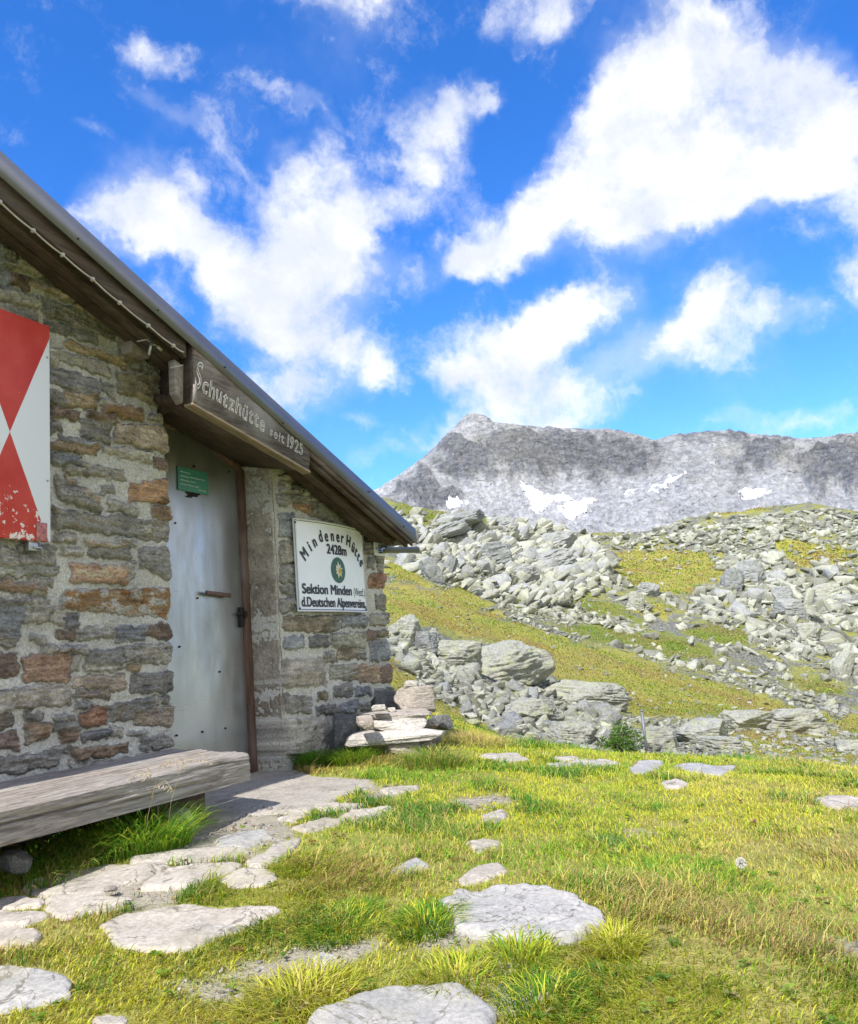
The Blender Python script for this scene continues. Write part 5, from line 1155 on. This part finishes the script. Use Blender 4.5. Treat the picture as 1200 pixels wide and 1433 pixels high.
# hand placed large stones: label, image x, y of the foot, width px, height px, yaw, tilt, seed, level
HERO = [
 ('largest pale lichened outcrop in the middle of the boulder band below the golden turf', 708, 950, 140, 56, .3, -.28, 501, 'mid'),
 ('broad flat outcrop behind the lower right end of the largest outcrop', 820, 985, 130, 34, .1, .25, 502, 'mid'),
 ('big rounded pale boulder beside the hut corner at the left end of the band', 572, 900, 62, 44, .4, .2, 503, 'mid'),
 ('dark-faced boulder right of the rounded pale one', 597, 915, 40, 34, .9, .2, 504, 'dark'),
 ('pale split boulder with a dark cleft right of the dark-faced one', 640, 936, 78, 44, .2, .2, 505, 'mid'),
 ('long smooth humped boulder in the row along the lower edge of the turf', 1108, 1022, 78, 30, .1, .12, 506, 'mid'),
 ('wide low boulder left of the long humped one', 1040, 1022, 70, 28, .3, .1, 507, 'mid'),
 ('grey pointed boulder in the row right behind the metal post', 985, 1040, 84, 34, .2, .1, 508, 'mid'),
 ('upper of the two stacked bluish blocks in the boulder field', 1096, 842, 28, 22, .5, .25, 509, 'grey'),
 ('lower bluish block under the other in the boulder field', 1106, 864, 42, 26, .2, .35, 510, 'grey'),
 ('lone dark split block at the top of the boulder field', 1028, 824, 34, 30, .5, .2, 511, 'dark'),
 ('block leaning on the lone dark split one', 1052, 812, 36, 30, .8, -.2, 512, 'grey'),
 ('large pale slab in the upper right of the boulder field', 1158, 842, 46, 26, .2, -.4, 513, 'mid'),
 ('square pale block in the right of the boulder field', 1132, 900, 34, 28, .7, .3, 514, 'mid'),
 ('steep pale slab at the right edge of the boulder field', 1182, 945, 26, 34, .2, .9, 515, 'mid'),
 ('grey block on the turf hump left of the boulder field', 905, 832, 36, 18, .3, .2, 516, 'grey'),
 ('pointed pale block below the turf hump', 890, 850, 30, 22, .9, .5, 517, 'mid'),
 ('long leaning grey slab at the top of the crag behind the hut', 640, 738, 84, 20, .1, -.55, 518, 'dark'),
 ('second leaning slab just below the top slab of the crag', 612, 756, 96, 18, .0, -.5, 519, 'grey'),
 ('block at the right end of the crag crest', 705, 745, 50, 28, .4, -.45, 520, 'grey'),
 ('tall dark slab standing in the broken face of the crag', 628, 812, 22, 40, .8, .9, 521, 'dark'),
 ('pale upright slab at the foot of the crag', 655, 814, 24, 26, .2, .9, 522, 'grey'),
 ('wedge-shaped slab leaning against the broken face of the crag', 604, 812, 26, 36, .5, -.9, 523, 'dark'),
 ('overhanging grey block in the broken face of the crag', 690, 792, 64, 36, .3, -.3, 524, 'dark'),
 ('long tilted slab right of the crag', 762, 795, 80, 24, .2, -.5, 525, 'grey'),
 ('layered slab in the middle of the right part of the crag', 775, 770, 70, 26, .1, -.45, 526, 'grey'),
 ('grey slab beside the grass patch at the foot of the crag', 728, 812, 52, 22, .3, -.4, 527, 'grey'),
 ('pale boulder with a broken corner right of the metal post', 925, 1048, 60, 32, .7, .2, 530, 'mid'),
 ('slab lying in front of the wide low boulder', 1010, 1052, 66, 22, .2, .1, 531, 'mid'),
 ('flat boulder under the largest outcrop', 745, 1010, 90, 34, .2, .3, 532, 'mid'),
 ('jagged pale boulder left of the green bush', 800, 1042, 84, 34, .5, .2, 533, 'mid'),
 ('low pale boulder cut by the right edge of the photo', 1188, 1052, 46, 16, .2, .1, 534, 'mid'),
]
MT = {'mid': GNEISS, 'grey': GREYG, 'dark': mat_rock('darker_gneiss', (.25, .26, .255), (.38, .39, .28), .6, (.05, .05, .05), .6)}  # dark: a darker grey gneiss for some of the boulders
for lab, px, py, wpx, hpx, yaw, tilt, seed, mt in HERO:
    p = hit(px, py, 16, 400, 400)[0]
    if np.isnan(p[0]): print('hero miss', lab); continue
    Dm = np.linalg.norm(p - CAM); sc_ = Dm / F_PX
    V, F_ = rock_shape(seed, 5, .8, 24, .038); V = V / np.abs(V).max(0)
    V = V * np.array([wpx * sc_ / 2, wpx * sc_ * .42, hpx * sc_ * .62]); t = tilt * .5
    # lay the long axis across the view so that it shows its width
    V = V @ rotm(0, 0, 0).T; base_yaw = YAW - math.pi / 2; V = V @ rotm(0.0, t, base_yaw + yaw * .5).T
    o = obj('boulder', V, F_, MT[mt]); o.location = tuple(p + np.array([0, 0, hpx * sc_ * .30])); tag(o, lab, 'boulder', 'large boulders of the far slope')
REGL = ['pale lichened boulder among the loose stones of the far slope']
shared = [mesh('boulder', V, F_, None, False, (GNEISS, GREYG, GNEISS)[k % 3]) for k, (V, F_) in enumerate(ARCH)]
nb = 0
for i, (spx, h, s, tilt, si) in enumerate(cand):
    yaw = NPR.uniform(0, 6.28)
    if si == 6: e = (NPR.normal(0, .25), -.42 + NPR.normal(0, .25), YAW - math.pi / 2 + NPR.normal(0, .45))
    else: e = (NPR.normal(0, tilt), NPR.normal(0, tilt), yaw)
    if nb < 262:
        o = bpy.data.objects.new('boulder', shared[NPR.randint(len(shared))]); col.objects.link(o); o.location = tuple(h + np.array([0, 0, s * .15]))
        o.rotation_euler = e; o.scale = (s * 1.25, s * 1.25, s * 1.25)
        tag(o, 'pale lichened boulder of middling size among the loose stones of the far slope', 'boulder', 'loose boulders of the far slope'); nb += 1
    else:
        V, F_ = SLABS[NPR.randint(8)] if NPR.rand() < (.6 if si == 6 else .35) else (ARCH2 if spx > 6 else ARCH1)[NPR.randint(14)]
        Vr = V @ rotm(*e).T * s * 1.2 * np.array([1, 1, 1]) + h + np.array([0, 0, s * .15]); stuffV.append(Vr); stuffF.append(F_ + nv); nv += len(Vr)
o = obj('scree', np.concatenate(stuffV), np.concatenate(stuffF), mat_rock('scree_stone', (.38, .38, .315), (.40, .42, .22), .75, (.08, .08, .075), .5, island=True))
tag(o, 'loose pale broken stones scattered over the far slope', 'scree', kind='stuff')

gv, gf, gn = [], [], 0; rs = np.random.RandomState(77)
for P in BAREG:
    if np.isnan(P).any(): continue
    lo, hi = P.min(0), P.max(0); q = rs.uniform(lo, hi, (int(np.prod(hi - lo) * 900) + 20, 2)); q = q[sd_poly(P, q[:, 0], q[:, 1]) > -.04]; zz = terr(q[:, 0], q[:, 1])
    for (x, y), z in zip(q, zz):
        s = .003 + .014 * rs.rand() ** 4; V, F_ = ARCH1[rs.randint(14)]; gv.append(V @ rotm(*rs.uniform(-.6, .6, 3)).T * s + (x, y, z + s * .2)); gf.append(F_ + gn); gn += len(V)
o = obj('gravel', np.concatenate(gv), np.concatenate(gf), mat_rock('gravel_stone', (.42, .39, .34), (.4, .38, .3), .3, (.15, .13, .10), 6.0, island=True)); tag(o, 'fine gravel and broken stone on the bare patches of the meadow and path', 'gravel', kind='stuff')

# ------------------------------------------------------------------ grass
def mat_grass(name='grass_blades', trans=.4):
    m = NT(name, .55, 0, .25); c = m.attr('col', 'Color'); m.put(m.b.inputs['Base Color'], c)
    tb = m.n('ShaderNodeBsdfTranslucent'); m.put(tb.inputs[0], m.mix(1.0, c, (1.0, 1.0, .75), 'MULTIPLY')); mx_ = m.n('ShaderNodeMixShader'); mx_.inputs[0].default_value = trans
    m.put(mx_.inputs[1], m.b.outputs[0]); m.put(mx_.inputs[2], tb.outputs[0]); m.put(m.t.nodes['Material Output'].inputs['Surface'], mx_.outputs[0]); return m.m
GRASSM = mat_grass(trans=.48)
def blades(P, hgt, wid, lean, az, bend, colr, rs):
    """P: n x 3 roots; every blade is two quads tall ending in a point"""
    n = len(P); d = np.stack([np.cos(az), np.sin(az), np.zeros(n)], 1); s = np.stack([-np.sin(az + rs.uniform(-1.2, 1.2, n)), np.cos(az), np.zeros(n)], 1); s /= np.linalg.norm(s, axis=1)[:, None]
    h = hgt[:, None]; w_ = wid[:, None]; l = lean[:, None]; b = bend[:, None]; Z = np.array([0, 0, 1.0])
    m1 = P + d * h * l * .35 + Z * h * .5; m2 = P + d * h * (l * .8 + b * .35) + Z * h * (.88 - .2 * b); tp = P + d * h * (l * 1.15 + b * .95) + Z * h * (1.0 - .42 * b)
    V = np.stack([P - s * w_ * .5 - Z * .004, P + s * w_ * .5 - Z * .004, m1 - s * w_ * .45, m1 + s * w_ * .45, m2 - s * w_ * .28, m2 + s * w_ * .28, tp], 1)
    b0 = np.arange(n)[:, None] * 7; F_ = np.concatenate([b0 + np.array([[0, 1, 3]]), b0 + np.array([[0, 3, 2]]), b0 + np.array([[2, 3, 5]]), b0 + np.array([[2, 5, 4]]), b0 + np.array([[4, 5, 6]])])
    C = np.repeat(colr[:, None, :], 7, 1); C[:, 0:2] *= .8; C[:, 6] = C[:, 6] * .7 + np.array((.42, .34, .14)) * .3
    return V.reshape(-1, 3), F_, np.clip(C.reshape(-1, 3), .01, .8)
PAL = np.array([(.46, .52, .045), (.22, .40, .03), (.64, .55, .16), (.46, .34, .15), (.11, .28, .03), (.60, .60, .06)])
def in_flags(x, y, grow=0.0):
    m = np.zeros(len(x), bool)
    for P in FLAGG:
        if np.isnan(P).any(): continue
        lo, hi = P.min(0) - .1, P.max(0) + .1; I = np.where((x > lo[0]) & (x < hi[0]) & (y > lo[1]) & (y < hi[1]))[0]
        if len(I): m[I] |= sd_poly(P, x[I], y[I]) > -grow
    I = np.where((x > -1.6) & (x < .2) & (y > -1.2))[0]; m[I] |= sd_poly(SLAB, x[I], y[I]) > -.0
    return m
def near_grass():
    rs = np.random.RandomState(3); N = 630000
    a = np.radians(rs.uniform(-36, 47, N)); lr = rs.uniform(0, 1, N); r = 1.25 * (13.5 / 1.25) ** (lr ** .80)
    x = CAM[0] + r * (np.cos(a) * FW[0] + np.sin(a) * RT[0]); y = CAM[1] + r * (np.cos(a) * FW[1] + np.sin(a) * RT[1])
    ok = (y < -.03) | (x > 1.52); ok &= ~in_flags(x, y, .012)
    ok &= ~((x < -1.35) & (y > -.30)); b = bare_at(x, y); ok &= rs.rand(N) > b * .97
    x, y, r, b = x[ok], y[ok], r[ok], b[ok]; n = len(x)
    z = terr(x, y); P = np.stack([x, y, z], 1)
    t = fbm(x * 1.1, y * 1.1, 0, 21, 4); t2 = fbm(x * 3.3, y * 3.3, 0, 22, 3); t3 = fbm(x * .6 + 5, y * .6, 0, 23, 3); u = rs.rand(n)
    # kinds of grass come in drifts: green lush, yellow-green, straw, brown moss
    thin = sstep(.05, .5, -t2 + .3 * t3); keep = rs.rand(n) > thin * .62; P, r, b, t, t2, t3, u, x, y = P[keep], r[keep], b[keep], t[keep], t2[keep], t3[keep], u[keep], x[keep], y[keep]; n = len(P)
    k = np.zeros(n, int); g = t * .9 + .35 * rs.normal(size=n)
    k[g > .42] = 1; k[(g < -.18)] = 5; k[(t2 + .3 * rs.normal(size=n)) > .60] = 4; k[(t3 * 1.0 + .38 * rs.normal(size=n)) > .42] = 2; k[(t3 + t * .5 + .45 * rs.normal(size=n)) > 1.0] = 3; k[u < .10] = 2; k[(u > .10) & (u < .14)] = 3
    c = PAL[k] * (1 + .25 * rs.normal(size=(n, 1))) * (1 + .06 * rs.normal(size=(n, 3)))
    lush = sstep(.15, .8, t2 + t * .4)
    hgt = (.010 + .013 * rs.rand(n)) * (1 + 1.5 * lush) * (1 - .5 * np.clip(b, 0, 1)) * np.where(rs.rand(n) < .04, 1.9, 1.0) * (1 + .06 * np.maximum(r - 4, 0))
    wid = (.0022 + .0016 * rs.rand(n)) * np.maximum(1, r / 3.4)
    az = rs.uniform(0, 6.28, n) * .6 + 2.6 * fbm(x * .9, y * .9, 0, 25, 2) + 4.0
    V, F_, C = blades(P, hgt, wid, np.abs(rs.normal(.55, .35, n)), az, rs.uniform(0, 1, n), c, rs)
    o = obj('grass', V, F_, GRASSM, None, True, {'col': C}); tag(o, 'short yellow-green alpine grass between the flagstones', 'grass', kind='stuff')
near_grass()
def herbs():
    rs = np.random.RandomState(19); Vv, Ff, Cc, nv = [], [], [], 0
    for _ in range(520):
        a = math.radians(rs.uniform(-32, 34)); r = 1.5 * (9 / 1.5) ** rs.rand(); x = CAM[0] + r * (math.cos(a) * FW[0] + math.sin(a) * RT[0]); y = CAM[1] + r * (math.cos(a) * FW[1] + math.sin(a) * RT[1])
        if y > -.45 and x < 1.6: continue
        if in_flags(np.array([x]), np.array([y]), .02)[0]: continue
        z = float(terr(x, y)); n = rs.randint(4, 9); hh = rs.uniform(.012, .03); col_ = np.array([(.16, .30, .04), (.28, .40, .06), (.35, .22, .09), (.46, .40, .18)][rs.choice(4, p=[.4, .3, .18, .12])])
        for k in range(n):
            t = rs.uniform(0, 6.28); L = rs.uniform(.012, .03); w = L * rs.uniform(.22, .4); d = np.array((math.cos(t), math.sin(t), 0)); s = np.array((-math.sin(t), math.cos(t), 0)); b = np.array((x, y, z + hh * rs.uniform(.3, 1)))
            Vv += [b, b + d * L * .5 + s * w + UP * L * .28, b + d * L + UP * L * .18, b + d * L * .5 - s * w + UP * L * .28]; Ff.append([nv, nv + 1, nv + 2, nv + 3]); nv += 4; Cc += [col_ * rs.uniform(.7, 1.25)] * 4
    o = obj('meadow_herbs', np.array(Vv), np.array(Ff), GRASSM, None, False, {'col': np.clip(np.array(Cc), 0, .9)}); tag(o, 'small leafy herbs and withered leaves low in the meadow grass', 'herbs', kind='stuff')
herbs()
def tussocks():
    rs = np.random.RandomState(8); polys = GOLD + GREEN + [ [(540,985),(640,1005),(760,1040),(900,1060),(1200,1085),(1200,1100),(900,1075),(700,1050),(540,1010)]]; V_, F2, C_ = [], [], []; nv = 0
    for P in polys:
        area = abs(sum(P[i][0] * P[(i + 1) % len(P)][1] - P[(i + 1) % len(P)][0] * P[i][1] for i in range(len(P)))) / 2
        q = in_poly_samples(P, int(area * .45)); h = hit(q[:, 0], q[:, 1], 9.5, 400, 300); ok = ~np.isnan(h[:, 0]); h = h[ok]; n = len(h)
        if n == 0: continue
        D = np.linalg.norm(h - CAM, axis=1); s = D / F_PX; t = fbm(h[:, 0] * .25, h[:, 1] * .25, 0, 31, 3) + .3 * rs.normal(size=n)
        k = np.where(t > .4, 3, np.where(t > -.05, 2, np.where(t > -.5, 0, 1))); c = PAL[k] * (.76 + .22 * rs.normal(size=(n, 1)))
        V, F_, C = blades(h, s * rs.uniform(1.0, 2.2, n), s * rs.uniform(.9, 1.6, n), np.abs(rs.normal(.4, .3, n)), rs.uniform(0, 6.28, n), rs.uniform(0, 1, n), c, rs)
        V_.append(V); F2.append(F_ + nv); C_.append(C); nv += len(V)
    o = obj('slope_turf', np.concatenate(V_), np.concatenate(F2), GRASSM, None, True, {'col': np.concatenate(C_)}); tag(o, 'golden and green turf on the slope beyond the meadow', 'turf', kind='stuff')
tussocks()
def tuft(label, px, py, rad, h, n, kinds, seed, lean=.35, y0=None, ell=1.0, group=None, stalks=0):
    rs = np.random.RandomState(seed); c = hit(px, py)[0] if y0 is None else np.array((float(on_y(px, py, y0)[0]), y0, 0))
    c[2] = float(terr(c[0], c[1])); a = rs.uniform(0, 6.28, n); rr_ = rad * np.sqrt(rs.rand(n)); ox, oy = rr_ * np.cos(a) * ell, rr_ * np.sin(a)
    x, y = c[0] + ox, c[1] + oy; z = terr(x, y); P = np.stack([x, y, z], 1) - c
    k = rs.choice(kinds, n); cc = PAL[k] * (1 + .22 * rs.normal(size=(n, 1))); f = (rr_ / rad)
    az = np.arctan2(oy, ox) + rs.normal(0, .6, n)
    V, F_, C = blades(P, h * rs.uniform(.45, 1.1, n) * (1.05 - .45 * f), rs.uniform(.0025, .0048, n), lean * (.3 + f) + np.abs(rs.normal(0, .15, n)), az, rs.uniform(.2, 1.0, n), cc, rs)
    o = obj('grass_tuft', V, F_, GRASSM, None, True, {'col': C}); o.location = tuple(c); tag(o, label, 'grass tuft', group)
    if stalks:
        mb = MB(); hb_ = MB()
        for _ in range(stalks):
            aa = rs.uniform(0, 6.28); p0 = np.array((rs.normal(0, rad * .3), rs.normal(0, rad * .3), 0)); hh = h * rs.uniform(1.2, 1.7); d = np.array((math.cos(aa), math.sin(aa), 0)) * hh
            pts = [p0, p0 + d * .10 + UP * hh * .5, p0 + d * .28 + UP * hh * .9, p0 + d * .48 + UP * hh * .97, p0 + d * .62 + UP * hh * .86]; mb.tube(pts, .0011, 4)
            for j in range(16):
                t = j / 15; q = pts[2] * (1 - t) + pts[4] * t + UP * (.03 * hh * math.sin(t * 3)); e_ = q + np.array((rs.normal(0, .012), rs.normal(0, .012), -.014)); hb_.tube([q, (q + e_) / 2, e_], [.0004, .0016, .0003], 4)
        mb.build('stalk', mat_plain('dry_stalk', (.40, .32, .17), .8), o); hb_.build('seed_head', mat_plain('dry_seed_head', (.46, .38, .27), .8), o)
    return o
tuft('long green grass tuft with dry seed heads before the right part of the bench', 206, 1190, .15, .24, 1100, [1, 4, 4, 1, 0], 1, .5, None, 1.3, None, 6)
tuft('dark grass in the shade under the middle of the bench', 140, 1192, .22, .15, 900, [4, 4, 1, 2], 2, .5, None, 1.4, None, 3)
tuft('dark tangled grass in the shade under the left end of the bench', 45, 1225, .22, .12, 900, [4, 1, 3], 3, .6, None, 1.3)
tuft('dark green grass tuft right at the foot of the hut wall', 440, 1072, .13, .15, 900, [4, 4, 1], 4, .4, None, 1.0)
tuft('bluish green grass tuft growing before the left end of the stone pile', 497, 1066, .15, .15, 900, [4, 4, 1, 0], 5, .45, None, 1.1)
tuft('tangled olive grass in front of the right half of the stone pile', 606, 1068, .22, .15, 800, [1, 2, 3, 4], 6, .5, None, 1.3)
tuft('low brown grass at the right end of the stone pile', 665, 1040, .36, .11, 1000, [3, 3, 2, 2], 7, .5, None, 1.4)
tuft('bright yellow-green tuft at the lower left of the large meadow slab', 640, 1372, .11, .065, 600, [5, 0, 1, 2], 8, .5, None, 1.3)
tuft('tall light green tuft in front of the middle of the large meadow slab', 725, 1345, .10, .07, 550, [5, 0, 0, 1], 9, .5, None, 1.4)
tuft('upright yellow-green tuft at the right end of the large meadow slab', 862, 1330, .07, .09, 400, [5, 0, 2], 10, .4, None, 1.0)
tuft('green tuft with dark centre right of the bottom rock slab', 760, 1405, .11, .065, 550, [1, 4, 5], 11, .5, None, 1.2)
tuft('yellow swept tuft left of the bottom rock slab', 420, 1400, .13, .07, 700, [5, 2, 0], 12, .7, None, 1.3)
tuft('green tuft in the middle of the meadow below the wedge-shaped stone', 596, 1296, .10, .07, 700, [4, 1, 5], 13, .6, None, 1.4)
tuft('green swept tuft beside the right end of the big pointed flagstone', 480, 1300, .11, .06, 700, [4, 1, 5], 14, .7, None, 1.5)
tuft('soft green tuft at the right of the paved path', 435, 1215, .12, .06, 800, [1, 5, 0], 15, .7, None, 1.4)
tuft('lush green patch of grass in the right half of the meadow', 950, 1245, .32, .06, 2000, [4, 1, 1, 5], 16, .4, None, 1.2)

# bush, post, dandelion
def bush():
    rs = np.random.RandomState(4); c = hit(868, 1056, 8, 60)[0]; s = np.linalg.norm(c - CAM) / F_PX; W_ = 34 * s; Hh = 34 * s
    root = thing('green_shrub', 'small dark green shrub among the pale stones left of the metal post', 'shrub', tuple(c))
    n = 5200; u = rs.normal(size=(n, 3)); u /= np.linalg.norm(u, axis=1)[:, None]; rad = rs.uniform(.55, 1.0, n) ** .5; lump = 1 + .65 * fbm(u[:, 0] * 2.2, u[:, 1] * 2.2, u[:, 2] * 2.2, 7, 3)
    P = u * (rad * lump)[:, None] * np.array([W_, W_ * .7, Hh]); P = P[P[:, 2] > -.1 * Hh]; n = len(P); P[:, 2] += .02
    a = rs.uniform(0, 6.28, n); L_ = rs.uniform(1.2, 2.6, n) * s; d = np.stack([np.cos(a), np.sin(a), rs.uniform(-.3, .8, n)], 1); d /= np.linalg.norm(d, axis=1)[:, None]; sd = np.cross(d, rs.normal(size=(n, 3))); sd /= np.linalg.norm(sd, axis=1)[:, None]
    V = np.stack([P - d * L_[:, None], P + sd * (L_ * .45)[:, None], P + d * L_[:, None], P - sd * (L_ * .45)[:, None]], 1).reshape(-1, 3); F_ = np.arange(n)[:, None] * 4 + np.array([[0, 1, 2, 3]])
    cc = np.repeat(np.array([(.06, .14, .02), (.11, .22, .03), (.17, .28, .05)])[rs.randint(0, 3, n)], 4, 0)
    obj('foliage', V, F_, GRASSM, root, False, {'col': cc}); mb = MB()
    for k in range(9):
        t = rs.uniform(0, 6.28); mb.tube([(0, 0, -.1), (math.cos(t) * W_ * .3, math.sin(t) * W_ * .2, Hh * .4), (math.cos(t) * W_ * .7, math.sin(t) * W_ * .5, Hh * .8)], [.03, .02, .008], 5)
    mb.build('stem', mat_plain('bark', (.10, .07, .05), .9), root)
bush()
c = hit(905, 1057, 8, 60)[0]; s_ = np.linalg.norm(c - CAM) / F_PX
root = thing('marker_post', 'thin grey metal post standing at the far edge of the meadow', 'post', tuple(c))
MB().tube([(0, 0, -.3), (.01, 0, 56 * s_)], 1.8 * s_, 10).build('pole', mat_plain('grey_post', (.17, .18, .20), .5, .4), root)
MB().tube([(.01, 0, 56 * s_), (.01, 0, 58 * s_)], 2.1 * s_, 10).build('cap', mat_plain('post_cap', (.22, .23, .26), .5, .4), root)
c = hit(1041, 1232)[0]; top = np.array((float(c[0]), float(c[1]), float(c[2]))) ; rs = np.random.RandomState(1); s_ = np.linalg.norm(c - CAM) / F_PX
root = thing('dandelion_clock', 'round white dandelion seed head standing in the meadow grass', 'flower', tuple(c))
MB().tube([(0, 0, 0), (.004, 0, 10 * s_), (0, .003, 20 * s_)], .0016, 6).build('stem', mat_plain('flower_stem', (.22, .26, .08), .7), root)
mb = MB(); R_ = 6.6 * s_
for _ in range(170):
    u = rs.normal(size=3); u /= np.linalg.norm(u); c0 = np.array((0, .003, 20 * s_)); mb.tube([c0 + u * R_ * .15, c0 + u * R_ * .85, c0 + u * R_], [.0003, .0004, .0016], 4)
mb.build('seed_head', mat_plain('white_down', (.72, .70, .64), .9), root)
